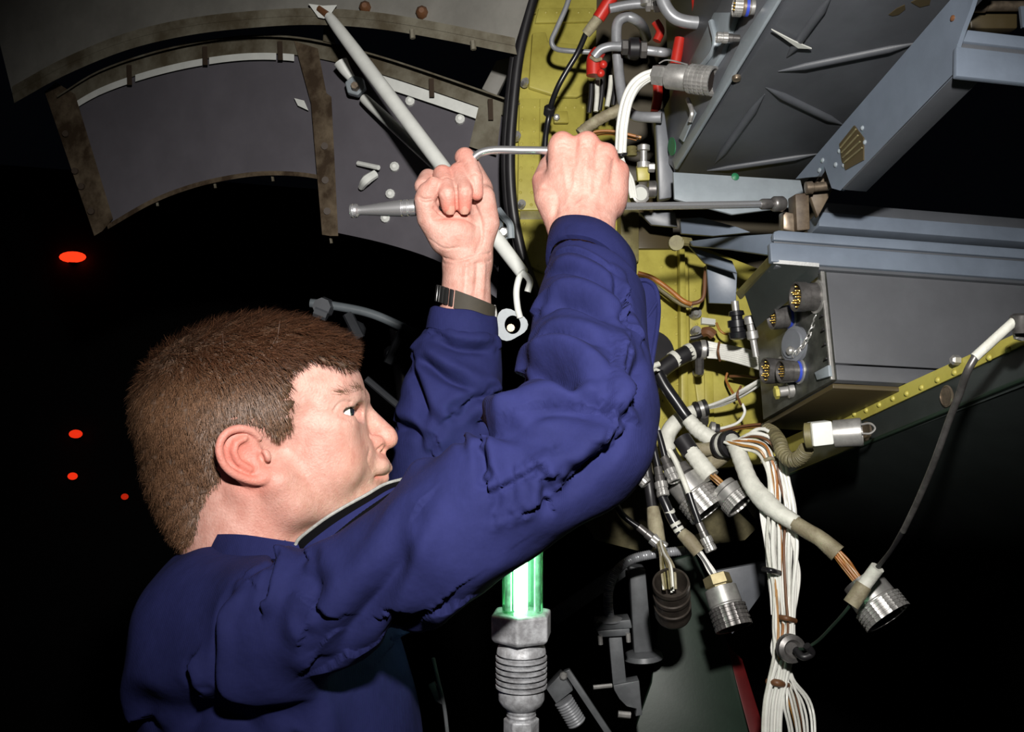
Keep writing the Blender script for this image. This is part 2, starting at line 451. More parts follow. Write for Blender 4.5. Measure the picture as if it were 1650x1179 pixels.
plate([(858, 52), (880, 50), (884, 66), (946, 72), (950, 146), (930, 156), (900, 155), (852, 140)], 0, 0.008, bev=0.003)
plate([(837, 158), (962, 158), (1000, 230), (1003, 338), (834, 338)], 0, 0.007)
plate([(870, 158), (884, 158), (884, 338), (868, 338)], 0.007, 0.004)
plate([(836, 352), (880, 352), (880, 440), (852, 428)], 0, 0.009, bev=0.003)
plate([(838, 335), (884, 335), (884, 354), (838, 354)], 0, 0.003, 'chromate_dull')
plate([(1000, 350), (1097, 410), (1097, 720), (1000, 720)], 0, 0.004)
plate([(1095, 398), (1104, 400), (1112, 720), (1099, 720)], 0.004, 0.014)
plate([(1110, 430), (1138, 430), (1145, 560), (1112, 560)], 0, 0.006)
plate([(1112, 560), (1230, 560), (1238, 690), (1130, 690)], 0, 0.005)
plate([(1135, 600), (1150, 600), (1152, 690), (1137, 690)], 0.005, 0.004)
plate([(892, 178), (915, 178), (917, 197), (893, 197)], 0.011, 0.006)
plate([(1000, 290), (1030, 290), (1030, 420), (1000, 420)], 0.004, 0.02, 'chromate_dull')
plate([(1026, 300), (1085, 330), (1085, 400), (1026, 400)], 0, 0.01, 'label_brown')  # shadow area of the frame laid in as a brown-black plate
bw = mesh_obj('bay_wall', prism([P(930, -80, 1.62), P(1330, -80, 1.62), P(1330, 460, 1.62), P(930, 460, 1.62)], FWD * .01), 'label_brown', None)
tag(bw, 'dark brown bay wall behind the pipes at the top', 'wall')
# lightening hole as a black disc; the dark inside is painted on
hc = B(1052, 566, -0.012)
mesh_obj('hole_black_disc', lathe(hc, (0, 1, 0), [(0, 0.031), (0.002, 0.029), (0.004, 0.029)], 28), 'rubber', bh)
# small rivets: too many and tiny to pick apart
rv = []
def rivrow(x0, y0, x1, y1, n, off, r=0.0026):
    for i in range(n):
        t = i / max(1, n - 1)
        rv.append(lathe(B(x0 + (x1 - x0) * t, y0 + (y1 - y0) * t, -off), (0, -1, 0), [(-0.001, r), (0.0008, r * .9), (0.0016, r * .5)], 7))
rivrow(842, 172, 838, 330, 9, 0.007); rivrow(862, 172, 856, 330, 9, 0.007)
rivrow(870, 173, 940, 173, 6, 0.007); rivrow(862, 20, 950, 20, 6, 0.006)
rivrow(1088, 430, 1093, 700, 11, 0.004); rivrow(1066, 430, 1070, 700, 11, 0.004)
rivrow(1118, 440, 1124, 550, 5, 0.006); rivrow(845, 360, 868, 428, 4, 0.009)
rivrow(1160, 565, 1225, 565, 5, 0.005); rivrow(1162, 684, 1230, 684, 6, 0.005); rivrow(930, 300, 1000, 300, 5, .007)
o = mesh_obj('rivets', merge(*rv), 'chromate', bh); o['kind'] = 'stuff'
# bolts on the frame
for x, y, r in ((846, 131, 5), (832, 217, 6), (848, 128, 3), (1122, 503, 7), (1123, 532, 6), (1127, 597, 6), (1133, 677, 6), (841, 327, 5)):
    k = px(1.42) * r
    mesh_obj('bolt_head', merge(lathe(B(x, y, -0.022), (0, 1, 0), [(0, k * .6), (0.003, k * .8), (0.006, k * .8)], 10),
                                lathe(B(x, y, -0.016), (0, 1, 0), [(0, k * 1.3), (0.008, k * 1.4)], 14)), 'steel', bh)
mesh_obj('part_tag', prism([B(1131, 511, -0.012), B(1153, 514, -0.012), B(1153, 523, -0.012), B(1131, 521, -0.012)], (0, 0.006, 0)), 'paper_white', bh)

sl = thing('door_seal', P(850, 440, 1.4), 'black rubber door seal down the left edge of the yellow bulkhead', 'seal')
pts = [(873, -50), (856, 10), (839, 80), (829, 160), (823, 250), (827, 330), (840, 400), (856, 450), (884, 520)]
mesh_obj('bulb', sweep([P(x - 1, y, 1.385) for x, y in pts], 0.0072, 12), 'rubber', sl)
mesh_obj('lip', sweep([P(x - 9, y, 1.40) for x, y in pts], 0.006, 10), 'rubber', sl)

# ================================================================== equipment rack (aligned with the aircraft)
K = P(1085, 280, 1.26)
UX, UZ, UYB = K.x, K.z, K.y
UYN = onZ(1300, -60, UZ).y
ub = thing('equipment_box', (UX + .15, (UYN + UYB) / 2, UZ), 'big dark grey equipment box at the top right, seen from below', 'box')
mesh_obj('case', aabb(UX, (onZ(1315, 280, UZ).x + onZ(1543, 40, UZ).x) / 2, UYN, UYB, UZ, UZ + 0.24), 'paint_dark', ub, bevel=0.002)
def bead(pts, r=0.0048):
    c = [onZ(x, y, UZ - 0.0005) for x, y in pts]
    V, Fc = sweep(c, r, 12, n=10, rfun=lambda t: max(0.12, min(1, 22 * min(t, 1 - t)) ** .5))
    V = [Vector((v.x, v.y, UZ + (v.z - UZ) * 0.9)) for v in V]
    mesh_obj('stiffening_bead', (V, Fc), 'paint_dark', ub)
bead([(1254, 115), (1480, 69)]); bead([(1234, 141), (1358, 201)]); bead([(1139, 275), (1318, 248)], .0045)
bead([(1268, 92), (1340, -6)]); bead([(1152, 263), (1232, 152)])
mesh_obj('screw_head', lathe(onZ(1187, 129, UZ - 0.002), (0, 0, 1), [(0, .004), (.002, .0048), (.004, .0048)], 12), 'bronze', ub)
mesh_obj('peeled_tape', prism([onZ(x, y, UZ - 0.0050) for x, y in ((1243, 48), (1280, 67), (1308, 79), (1286, 78))], (0, 0, 0.0015)), 'paper_white', ub)
for pts in ([(1432, 24), (1445, 14), (1458, 8), (1459, 15), (1448, 24), (1438, 26)], [(1468, 4), (1480, -2), (1500, -2), (1498, 8), (1482, 12)]):
    mesh_obj('oil_stain', prism([onZ(x, y, UZ - 0.0006) for x, y in pts], (0, 0, 0.0008)), 'label_brown', ub)
# left end plate with its connectors
mesh_obj('end_plate', prism([onX(x, y, UX - 0.004) for x, y in ((1064, 250), (1068, 178), (1195, -60), (1310, -60), (1256, 2), (1087, 274))], (0.004, 0, 0)), 'paint_grey', ub, bevel=0.001)
mesh_obj('edge_flange', prism([onX(x, y, UX - 0.008) for x, y in ((1196, 60), (1236, 0), (1256, -4), (1087, 273), (1083, 258), (1140, 170))], (0.0042, 0, 0)), 'paint_light', ub, bevel=0.001)
mesh_obj('raised_plate', prism([onX(x, y, UX - 0.010) for x, y in ((1112, 100), (1150, 20), (1186, 20), (1160, 90), (1136, 128), (1116, 130))], (0.006, 0, 0)), 'paint_light', ub, bevel=0.001)
mesh_obj('stiffener', sweep([onX(1146, 35, UX - .012), onX(1152, 75, UX - .012), onX(1128, 110, UX - .012)], .0035, 8), 'paint_light', ub)
mesh_obj('slot_cover', prism([onX(x, y, UX - 0.009) for x, y in ((1094, 222), (1116, 176), (1120, 182), (1100, 228))], (0.002, 0, 0)), 'paint_light', ub)
mesh_obj('green_mark', prism([onX(1082 + 6 * math.cos(a), 236 + 15 * math.sin(a), UX - 0.0092) for a in [i * math.pi / 8 for i in range(16)]], (0.001, 0, 0)), 'green_mark', ub)
mesh_obj('latch_rod', sweep([onX(1108, 160, UX - .012), onX(1115, 180, UX - .012), onX(1112, 196, UX - .012)], .0028, 8), 'steel', ub)

ps = mesh_obj('rack_post', prism([P(1056, 182, 1.27), P(1070, 172, 1.27), P(1078, 230, 1.27), P(1087, 280, 1.27), P(1083, 318, 1.27), P(1062, 322, 1.27)], FWD * 0.02), 'paint_grey', None, bevel=0.002)
tag(ps, 'narrow grey upright under the left end of the big box', 'post')

# beam
BP = P(1282, 288, 1.13)
BX = BP.x
bm_ = thing('rack_beam', BP, 'wide blue-grey beam running down from the top right to the bolts', 'beam')
face = [(1583, -60), (1282, 288), (1318, 284), (1328, 268), (1340, 303), (1354, 307), (1541, 118), (1542, 74), (1552, 44), (1563, 16), (1568, 0), (1590, -60)]
mesh_obj('web', prism([onX(x, y, BX) for x, y in face], (0.004, 0, 0)), 'paint_blue', bm_)
fa, fb = onX(1358, 306, BX), onX(1545, 114, BX)
mesh_obj('lower_flange', prism([fa, fb, fb + Vector((0.026, 0, 0)), fa + Vector((0.026, 0, 0))], (0, 0, 0.003)), 'paint_dark', bm_, bevel=0.0008)  # same paint as the web; the underside's shade is put into the colour
lp = thing('data_plate', onX(1370, 240, BX), 'small dark data plate riveted to the blue-grey beam', 'plate')
def onB(x, y, o): return onX(x, y, BX - o)
mesh_obj('plate', prism([onB(x, y, 0.0012) for x, y in ((1352, 232), (1376, 202), (1391, 222), (1391, 258), (1362, 274), (1356, 258))], (0.0012, 0, 0)), 'label_brown', lp)
for i in range(4):
    t = i / 3
    a0, a1 = onB(1354 + 6 * t, 238 + 24 * t, 0.0020), onB(1379 + 10 * t, 208 + 30 * t, 0.0020)
    mesh_obj('ridge', sweep([a0, a1], 0.0010, 6), 'sleeve_olive', lp)
for x, y in ((1350, 243), (1357, 266), (1387, 206), (1391, 229)):
    mesh_obj('rivet', lathe(onB(x, y, 0.002), (1, 0, 0), [(0, .001), (.001, .0024), (.002, .0024)], 8), 'paint_light', lp)
for x, y in ((1323, 258), (1318, 274), (1344, 265), (1532, 29)):
    mesh_obj('screw', lathe(onB(x, y, 0.0022), (1, 0, 0), [(0, .001), (.001, .0026), (.003, .0026)], 8), 'paint_light' if x < 1500 else 'tape_brown', bm_)

# upper right rail
RY = onX(1545, 100, BX).y - 0.002
def railbox(x0, y0, y1, Y, depth, m, parent, name, xr=2150, bev=0.0015, shear=None):
    a, b = onY(x0, y0, Y), onY(x0, y1, Y)
    X1 = onY(xr, y0, Y).x
    return mesh_obj(name, prism([(a.x, Y, a.z), (X1, Y, a.z), (X1, Y, b.z), (b.x, Y, b.z)], (0, depth, 0)), m, parent, bevel=bev)
r1 = thing('slide_rail', onY(1550, 125, RY), 'short light blue-grey grooved rail at the upper right edge of the picture', 'rail')
railbox(1549, 46, 66, RY, 0.006, 'paint_blue', r1, 'upper_flange')
railbox(1545, 66, 76, RY + 0.003, 0.003, 'paint_dark', r1, 'groove')
railbox(1541, 74, 122, RY, 0.006, 'paint_blue', r1, 'face')
bt = thing('mounting_bolt', P(1590, 30, 1.0), 'brown bolt above the rail in the top right corner', 'bolt')
mesh_obj('shank', lathe(P(1568, 10, .98), RIGHT, [(0, .004), (.001, .0062), (.012, .0062), (.013, .005), (.05, .005)], 16), 'bronze', bt)
mesh_obj('block', prism([P(1562, 8, .99), P(1640, 6, .99), P(1640, 46, .99), P(1564, 46, .99)], FWD * .03), 'label_brown', bt, bevel=.002)
tb2 = mesh_obj('tab', prism([P(1644, 10, .97), P(1690, 8, .97), P(1690, 40, .97), P(1648, 44, .97)], FWD * .004), 'paint_blue'); tag(tb2, 'sliver of blue-grey tab at the right edge of the picture', 'tab')

# light cross panel
cp = thing('cross_panel', P(1185, 318, 1.22), 'pale grey cross panel behind the wrench shaft', 'panel')
CY = P(1185, 300, 1.22).y
mesh_obj('sheet', prism([onY(x, y, CY) for x, y in ((1085, 277), (1290, 290), (1300, 330), (1180, 345), (1087, 320))], (0, .004, 0)), 'paint_light', cp, bevel=.0008)
mesh_obj('screw', lathe(onY(1186, 283, CY - .003), (0, 1, 0), [(0, .002), (.002, .005), (.004, .005)], 10), 'green_mark', cp)

# brackets and struts between panel and lower rail
def fin(name, pts, d0, d1, th, m, label, cat):
    n = len(pts)
    poly = [P(x, y, d0 + (d1 - d0) * (x - 1080) / 170.) for x, y in pts]
    o = mesh_obj(name, prism(poly, FWD * th), m, None, bevel=.001); return tag(o, label, cat)
fin('support_fin', [(1096, 352), (1130, 350), (1190, 366), (1210, 374), (1150, 380), (1098, 376)], 1.33, 1.25, .01, 'paint_blue', 'upper blue-grey fin under the wrench shaft', 'fin')
fin('support_fin', [(1112, 388), (1160, 382), (1246, 376), (1246, 412), (1180, 402), (1116, 396)], 1.32, 1.14, .01, 'paint_blue', 'long lower blue-grey fin reaching the grooved rail', 'fin')
fin('support_fin', [(1110, 396), (1180, 420), (1188, 440), (1136, 424)], 1.34, 1.26, .008, 'paint_blue', 'short blue-grey fin slanting down to the square plate', 'fin')
fin('square_plate', [(1138, 418), (1188, 438), (1186, 490), (1143, 488)], 1.36, 1.32, .008, 'paint_blue', 'plain blue-grey plate beside the yellow frame', 'plate')
lk = thing('link_eye', P(1090, 397, 1.3), 'small dull metal eye link at the corner of the yellow frame', 'link')
mesh_obj('eye', lathe(P(1090, 391, 1.30), FWD, [(0, .005), (0, .010), (.01, .010), (.01, .005)], 16), 'chromate_dull', lk)
mesh_obj('shank', sweep([P(1096, 388, 1.305), P(1112, 390, 1.31)], .006, 8), 'chromate_dull', lk)
fin('angle_bracket', [(1030, 342), (1088, 342), (1092, 366), (1050, 362)], 1.36, 1.34, .01, 'paint_grey', 'small dull angle bracket under the right fist', 'bracket')

# socket receiver bolt block
bb = thing('clamp_block', P(1290, 372, 1.09), 'worn tan clamp block with a bolt at the socket end of the wrench', 'block')
mesh_obj('block', prism([P(1281, 312, 1.09), P(1304, 310, 1.09), P(1306, 370, 1.09), P(1284, 372, 1.09)], FWD * .03), 'door_tan', bb, bevel=.002)
mesh_obj('foot', prism([P(1262, 340, 1.10), P(1284, 344, 1.10), P(1282, 374, 1.10), P(1262, 370, 1.10)], FWD * .02), 'bronze', bb, bevel=.002)
mesh_obj('bolt', lathe(P(1297, 303, 1.085), RIGHT + UP * .1, [(0, .003), (.001, .0068), (.008, .0068), (.009, .0048), (.026, .0048), (.028, .003)], 16), 'bronze', bb)
mesh_obj('gusset', prism([P(1304, 312, 1.10), P(1330, 270, 1.10), P(1342, 306, 1.10), P(1318, 350, 1.10)], FWD * .01), 'door_tan', bb, bevel=.001)

# middle rail (behind) and lower rail with groove
MY = P(1322, 340, 1.14).y
r2 = thing('back_rail', onY(1325, 360, MY), 'dark rail above the grooved rail, receding to the right edge', 'rail')
a = onY(1320, 341, MY); c = onY(1332, 322, MY)
X1 = onY(2150, 345, MY).x
b2 = onY(1320, 364, MY)
mesh_obj('lower_face', prism([(a.x, MY, a.z), (X1, MY, a.z), (X1, MY, b2.z), (b2.x, MY, b2.z)], (0, .03, 0)), 'paint_blue', r2, bevel=.001)
mesh_obj('upper_face', prism([(a.x, MY + .002, a.z), (X1, MY + .002, a.z), (X1, MY + .006, c.z), (c.x + .004, MY + .006, c.z)], (0, .03, 0)), 'paint_dark', r2, bevel=.001)
LY = P(1343, 612, 1.04).y - .010
r3 = thing('grooved_rail', onY(1245, 421, LY), 'long grooved blue-grey rail on top of the lower equipment box', 'rail')
def rail_round(x0, y0, y1, Y, depth, m, parent, name, rad=6):
    a, b = onY(x0, y0, Y), onY(x0, y1, Y); X1 = onY(2150, y0, Y).x
    k = px(1.03) * rad
    poly = [(a.x + k, Y, a.z), (X1, Y, a.z), (X1, Y, b.z), (b.x, Y, b.z), (b.x, Y, a.z - k), (b.x + k * .3, Y, a.z - k * .3)]
    return mesh_obj(name, prism(poly, (0, depth, 0)), m, parent, bevel=.0012)
rail_round(1247, 370, 386, LY, 0.008, 'paint_blue', r3, 'upper_flange', 9)
railbox(1247, 385, 391, LY + 0.004, 0.004, 'paint_dark', r3, 'groove')
rail_round(1243, 390, 421, LY, 0.008, 'paint_blue', r3, 'face', 3)
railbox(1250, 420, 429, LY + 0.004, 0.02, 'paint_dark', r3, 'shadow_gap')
ob = mesh_obj('olive_bracket', prism([P(1245, 408, 1.06), P(1245, 425, 1.06), P(1196, 482, 1.2), P(1188, 470, 1.2)], FWD * .012), 'chromate_dull', None, bevel=.001)
tag(ob, 'olive slanting bracket under the left end of the grooved rail', 'bracket')

# lower equipment box
BK = P(1343, 612, 1.04)
LX, LZ, LBY = BK.x, BK.z, BK.y
LZT = onY(1322, 428, LBY).z
LYB = onX(1231, 661, LX).y
lb = thing('lower_box', (LX + .15, LBY, LZ), 'plain dark grey equipment box under the grooved rail', 'box')
zs = onY(1342, 586, LBY).z
mesh_obj('case', aabb(LX + .004, LX + 0.62, LBY, LYB, zs + .0012, LZT), 'paint_box', lb, bevel=.001)
mesh_obj('base_tray', aabb(LX + .004, LX + 0.62, LBY - .001, LYB, LZ, zs - .0008), 'paint_box', lb, bevel=.001)
mesh_obj('shelf_board', aabb(LX + .004, LX + 0.62, LBY + .010, LYB + .02, LZ - .006, LZ - .0005), 'label_brown', lb, bevel=.001)
ep = mesh_obj('end_plate', aabb(LX - .002, LX + .004, LBY, LYB, LZ, onX(1322, 440, LX).z), 'clear_plate', lb, bevel=.0006)
mesh_obj('edge_strip', aabb(LX - .003, LX + .0012, LBY - .0015, LBY + .002, LZ, LZT - .004), 'steel', lb, bevel=.0005)
for i in range(8):
    t = (i + .5) / 8
    zz = LZ + (LZT - LZ) * t
    mesh_obj('edge_notch', aabb(LX - .0055, LX - .0035, LBY + .002, LBY + .007, zz - .001, zz + .001), 'rubber', lb, smooth=False)
top_dark = mesh_obj('tray_underside', prism([P(1200, 474, 1.17), P(1246, 424, 1.06), P(1320, 430, 1.05), P(1318, 445, 1.06), P(1218, 528, 1.17)], UP * .004), 'panel_black', None)
tag(top_dark, 'dark underside of the rail tray beside the pin connectors', 'tray')

# yellow riveted angle
AX = P(1400, 665, 1.12).x
ya = thing('riveted_angle', onX(1300, 740, AX), 'yellow-green angle strip with a row of round rivets, lower right', 'angle')
def onA(x, y, o=0.): return onX(x, y, AX - o)
up_l = [(1255, 711), (1700, 508)]; lo_l = [(1262, 735), (1700, 531)]
mesh_obj('leg', prism([onA(*up_l[0]), onA(*up_l[1]), onA(*lo_l[1]), onA(*lo_l[0])], (0.003, 0, 0)), 'chromate', ya, bevel=.0006)
def riv_mesh(r):
    me = bpy.data.meshes.new('rivet'); V, Fc = lathe((0, 0, 0), (-1, 0, 0), [(-.001, r), (.0006, r * .92), (.0018, r * .7), (.0026, r * .3)], 10)
    me.from_pydata([tuple(v) for v in V], [], Fc); me.materials.append(M['chromate'])
    for p in me.polygons: p.use_smooth = True
    return me
rm = riv_mesh(.0034)
for x, y in ((1377, 667), (1396, 661), (1417, 652), (1439, 642), (1461, 634), (1485, 624), (1511, 612), (1538, 600), (1594, 576), (1625, 562), (1352, 681), (1330, 692)):
    share('rivet', rm, onA(x, y), ya)
mesh_obj('bolt_head', lathe(onA(1540, 580, .004), (-1, 0, 0), [(-.003, .005), (.003, .005), (.005, .003)], 6), 'steel', ya, smooth=False)
ds = thing('inner_skin', onX(1300, 850, AX + .012), 'nearly black lower skin panel below the yellow angle', 'panel')
def onS(x, y, o=0.): return onX(x, y, AX + .012 - o)
mesh_obj('recess', prism([onX(x, y, AX + .0035) for x, y in ((1262, 733), (1700, 529), (1700, 602), (1250, 775))], (.004, 0, 0)), 'panel_black', ds)
mesh_obj('edge_lip', merge(sweep([onX(1262, 768, AX), onX(1700, 590, AX)], .0022, 8)), 'panel_green', ds)
mesh_obj('skin', prism([onX(1190, 799, AX), onX(1700, 592, AX), P(1720, 1000, 1.35), P(1500, 905, 1.5), P(1240, 870, 1.6)], (.004, 0, 0)), 'panel_black', ds)
for x, y in ((1396, 694), (1525, 638)):
    mesh_obj('lightening_hole', lathe(onX(x, y, AX + .001), (1, 0, 0), [(0, .011), (-.001, .0095), (.002, .009)], 20), 'bronze', ds)

# lower dark structure
gp = thing('gear_door', P(1130, 1250, 1.35), 'dark green painted panel hanging below the connectors', 'panel')
mesh_obj('face', prism([P(1072, 905, 1.38), P(1120, 892, 1.38), P(1155, 970, 1.38), P(1222, 1240, 1.30), P(1000, 1240, 1.30), P(1050, 1100, 1.34)], FWD * .01), 'panel_green', gp, bevel=.002)
mesh_obj('red_edge', prism([P(1168, 1030, 1.37), P(1184, 1052, 1.37), P(1196, 1062, 1.37), P(1252, 1240, 1.31), P(1224, 1240, 1.31)], FWD * .012), 'red_dark', gp, bevel=.001)
gq = mesh_obj('grey_gusset', prism([P(1155, 920, 1.40), P(1236, 905, 1.40), P(1232, 950, 1.40), P(1180, 1022, 1.40), P(1165, 985, 1.40)], FWD * .01), 'paint_grey', None, bevel=.001)
tag(gq, 'plain grey gusset behind the hanging silver connector', 'gusset')
og = mesh_obj('dim_green_skin', prism([P(905, 790, 1.6), P(1000, 770, 1.6), P(1100, 800, 1.6), P(1240, 830, 1.6), P(1200, 870, 1.62), P(1040, 890, 1.62), P(960, 870, 1.62)], FWD * .01), 'sleeve_olive', None)  # bulkhead surface in dim green light, that light painted as olive
tag(og, 'skin patch below the elbow, its dim green light painted in as olive', 'panel')
# ================================================================== signed-distance modelling tools
from mathutils.bvhtree import BVHTree
class Fld:
    def __init__(s, lo, hi, h):
        s.lo = np.array(lo, float); s.h = h
        s.n = np.ceil((np.array(hi, float) - s.lo) / h).astype(int) + 1
        s.phi = np.full(s.n, 1e3 * h, np.float32)
        s.ax = [(s.lo[i] + h * np.arange(s.n[i])).astype(np.float32) for i in range(3)]
    def sub(s, lo, hi):
        a = np.maximum(0, np.floor((np.array(lo) - s.lo) / s.h).astype(int))
        b = np.minimum(s.n, np.ceil((np.array(hi) - s.lo) / s.h).astype(int) + 1)
        if np.any(b <= a): return None, None
        sl = tuple(slice(a[i], b[i]) for i in range(3))
        X = s.ax[0][sl[0]][:, None, None]; Y = s.ax[1][sl[1]][None, :, None]; Z = s.ax[2][sl[2]][None, None, :]
        return sl, (X, Y, Z)
    def op(s, lo, hi, fn, k, mode):
        pad = k + 4 * s.h
        sl, g = s.sub(np.array(lo) - pad, np.array(hi) + pad)
        if sl is None: return
        d = fn(*g).astype(np.float32); a = s.phi[sl]
        if mode == 'add':
            if k > 0:
                hh = np.clip(0.5 + 0.5 * (a - d) / k, 0, 1); r = a + (d - a) * hh - k * hh * (1 - hh)
            else: r = np.minimum(a, d)
        else:
            d = -d
            if k > 0:
                hh = np.clip(0.5 - 0.5 * (a - d) / k, 0, 1); r = a + (d - a) * hh + k * hh * (1 - hh)
            else: r = np.maximum(a, d)
        s.phi[sl] = r
    def cone(s, a, b, ra, rb, k=0.0, mode='add'):
        a = np.array(a, float); b = np.array(b, float); ba = b - a; l2 = float(ba @ ba) + 1e-12
        def fn(X, Y, Z):
            px_, py_, pz_ = X - a[0], Y - a[1], Z - a[2]
            t = np.clip((px_ * ba[0] + py_ * ba[1] + pz_ * ba[2]) / l2, 0, 1)
            return np.sqrt((px_ - t * ba[0]) ** 2 + (py_ - t * ba[1]) ** 2 + (pz_ - t * ba[2]) ** 2) - (ra + (rb - ra) * t)
        r = max(ra, rb); s.op(np.minimum(a, b) - r, np.maximum(a, b) + r, fn, k, mode)
    def chain(s, pts, rs, k=0.0, mode='add'):
        pts = [np.array(p, float) for p in pts]
        def fn(X, Y, Z):
            best = None
            for a, b, ra, rb in zip(pts, pts[1:], rs, rs[1:]):
                ba = b - a; l2 = float(ba @ ba) + 1e-12
                px_, py_, pz_ = X - a[0], Y - a[1], Z - a[2]
                t = np.clip((px_ * ba[0] + py_ * ba[1] + pz_ * ba[2]) / l2, 0, 1)
                d = np.sqrt((px_ - t * ba[0]) ** 2 + (py_ - t * ba[1]) ** 2 + (pz_ - t * ba[2]) ** 2) - (ra + (rb - ra) * t)
                best = d if best is None else np.minimum(best, d)
            return best
        r = max(rs); A = np.array(pts); s.op(A.min(0) - r, A.max(0) + r, fn, k, mode)
    def ell(s, c, R, axes=None, k=0.0, mode='add'):
        c = np.array(c, float); R = np.array(R, float)
        A = np.eye(3) if axes is None else np.array([np.array(v, float) / np.linalg.norm(v) for v in axes])
        m = R.max()
        def fn(X, Y, Z):
            p = (X - c[0], Y - c[1], Z - c[2])
            q = [(A[i][0] * p[0] + A[i][1] * p[1] + A[i][2] * p[2]) for i in range(3)]
            k0 = np.sqrt(sum((q[i] / R[i]) ** 2 for i in range(3))); k1 = np.sqrt(sum((q[i] / R[i] ** 2) ** 2 for i in range(3))) + 1e-9
            return k0 * (k0 - 1) / k1
        s.op(c - m, c + m, fn, k, mode)
    def cut_plane(s, p, n, k=0.0, lo=None, hi=None):          # remove the side the normal points to
        p = np.array(p, float); n = np.array(n, float); n = n / np.linalg.norm(n)
        fn = lambda X, Y, Z: -((X - p[0]) * n[0] + (Y - p[1]) * n[1] + (Z - p[2]) * n[2])
        s.op(s.lo if lo is None else lo, s.lo + s.n * s.h if hi is None else hi, fn, k, 'cut')

def nets(phi, lo, h):
    s = phi < 0
    c = None
    S8 = [s[i:s.shape[0] - 1 + i, j:s.shape[1] - 1 + j, k:s.shape[2] - 1 + k] for i in (0, 1) for j in (0, 1) for k in (0, 1)]
    any_ = np.logical_or.reduce(S8); all_ = np.logical_and.reduce(S8)
    act = any_ & ~all_
    idx = np.argwhere(act)
    ids = np.full(act.shape, -1, np.int64); ids[act] = np.arange(len(idx))
    offs = np.array([(i, j, k) for i in (0, 1) for j in (0, 1) for k in (0, 1)])
    vals = np.stack([phi[idx[:, 0] + o[0], idx[:, 1] + o[1], idx[:, 2] + o[2]] for o in offs], 1).astype(float)
    acc = np.zeros((len(idx), 3)); cnt = np.zeros(len(idx))
    for a in range(8):
        for b in range(a + 1, 8):
            if np.abs(offs[a] - offs[b]).sum() != 1: continue
            va, vb = vals[:, a], vals[:, b]; m = (va < 0) != (vb < 0)
            t = np.where(m, va / np.where(m, va - vb, 1), 0)
            p = offs[a] + (offs[b] - offs[a]) * t[:, None]
            acc[m] += p[m]; cnt[m] += 1
    V = (idx + acc / cnt[:, None]) * h + lo
    Q = []
    for ax in range(3):
        o1, o2 = [(1, 2), (2, 0), (0, 1)][ax]
        sl0 = [slice(1, -1)] * 3; sl1 = [slice(1, -1)] * 3
        sl0[ax] = slice(0, -1); sl1[ax] = slice(1, None)
        A = s[tuple(sl0)]; B_ = s[tuple(sl1)]
        e = np.argwhere(A != B_)
        if len(e) == 0: continue
        inside = A[e[:, 0], e[:, 1], e[:, 2]]
        base = e + 1; base[:, ax] -= 1
        def cid(d1, d2):
            q = base.copy(); q[:, o1] += d1; q[:, o2] += d2; return ids[q[:, 0], q[:, 1], q[:, 2]]
        q = np.stack([cid(-1, -1), cid(0, -1), cid(0, 0), cid(-1, 0)], 1)
        q[~inside] = q[~inside][:, ::-1]
        Q.append(q)
    Q = np.concatenate(Q); Q = Q[(Q >= 0).all(1)]
    return V, Q

def relax(V, Q, it=2, lam=0.5):
    E = np.concatenate([Q[:, [0, 1]], Q[:, [1, 2]], Q[:, [2, 3]], Q[:, [3, 0]]])
    a, b = E[:, 0], E[:, 1]
    for _ in range(it):
        cnt = np.bincount(a, minlength=len(V)) + np.bincount(b, minlength=len(V))
        S = np.stack([np.bincount(a, V[b, i], len(V)) + np.bincount(b, V[a, i], len(V)) for i in range(3)], 1)
        V = V + lam * (S / np.maximum(cnt, 1)[:, None] - V)
    return V

def normals(V, Q):
    n = np.cross(V[Q[:, 2]] - V[Q[:, 0]], V[Q[:, 3]] - V[Q[:, 1]])
    N = np.zeros_like(V)
    for k in range(4):
        for i in range(3): N[:, i] += np.bincount(Q[:, k], n[:, i], len(V))
    return N / (np.linalg.norm(N, axis=1, keepdims=True) + 1e-12)

def poly_dist(V, pts):
    best = np.full(len(V), 1e9)
    for a, b in zip(pts, pts[1:]):
        a = np.array(a); b = np.array(b); ba = b - a
        t = np.clip((V - a) @ ba / (ba @ ba + 1e-12), 0, 1)
        best = np.minimum(best, np.linalg.norm(V - a - t[:, None] * ba, axis=1))
    return best

def np_mesh(name, V, Q, m, parent, attrs=None):
    me = bpy.data.meshes.new(name)
    off = np.array(_root_loc(parent))
    Vl = (V - off).astype(np.float32)
    me.vertices.add(len(Vl)); me.vertices.foreach_set('co', Vl.ravel())
    if isinstance(Q, np.ndarray):
        k = Q.shape[1]
        me.loops.add(Q.size); me.loops.foreach_set('vertex_index', Q.ravel().astype(np.int32))
        me.polygons.add(len(Q)); me.polygons.foreach_set('loop_start', np.arange(0, Q.size, k, dtype=np.int32))
        me.polygons.foreach_set('loop_total', np.full(len(Q), k, np.int32))
    me.update(calc_edges=True)
    me.polygons.foreach_set('use_smooth', np.ones(len(me.polygons), bool))
    for nm, arr in (attrs or {}).items():
        at = me.attributes.new(nm, 'FLOAT', 'POINT'); at.data.foreach_set('value', np.asarray(arr, np.float32))
    me.materials.append(M[m])
    o = bpy.data.objects.new(name, me); link(o, parent)
    return o

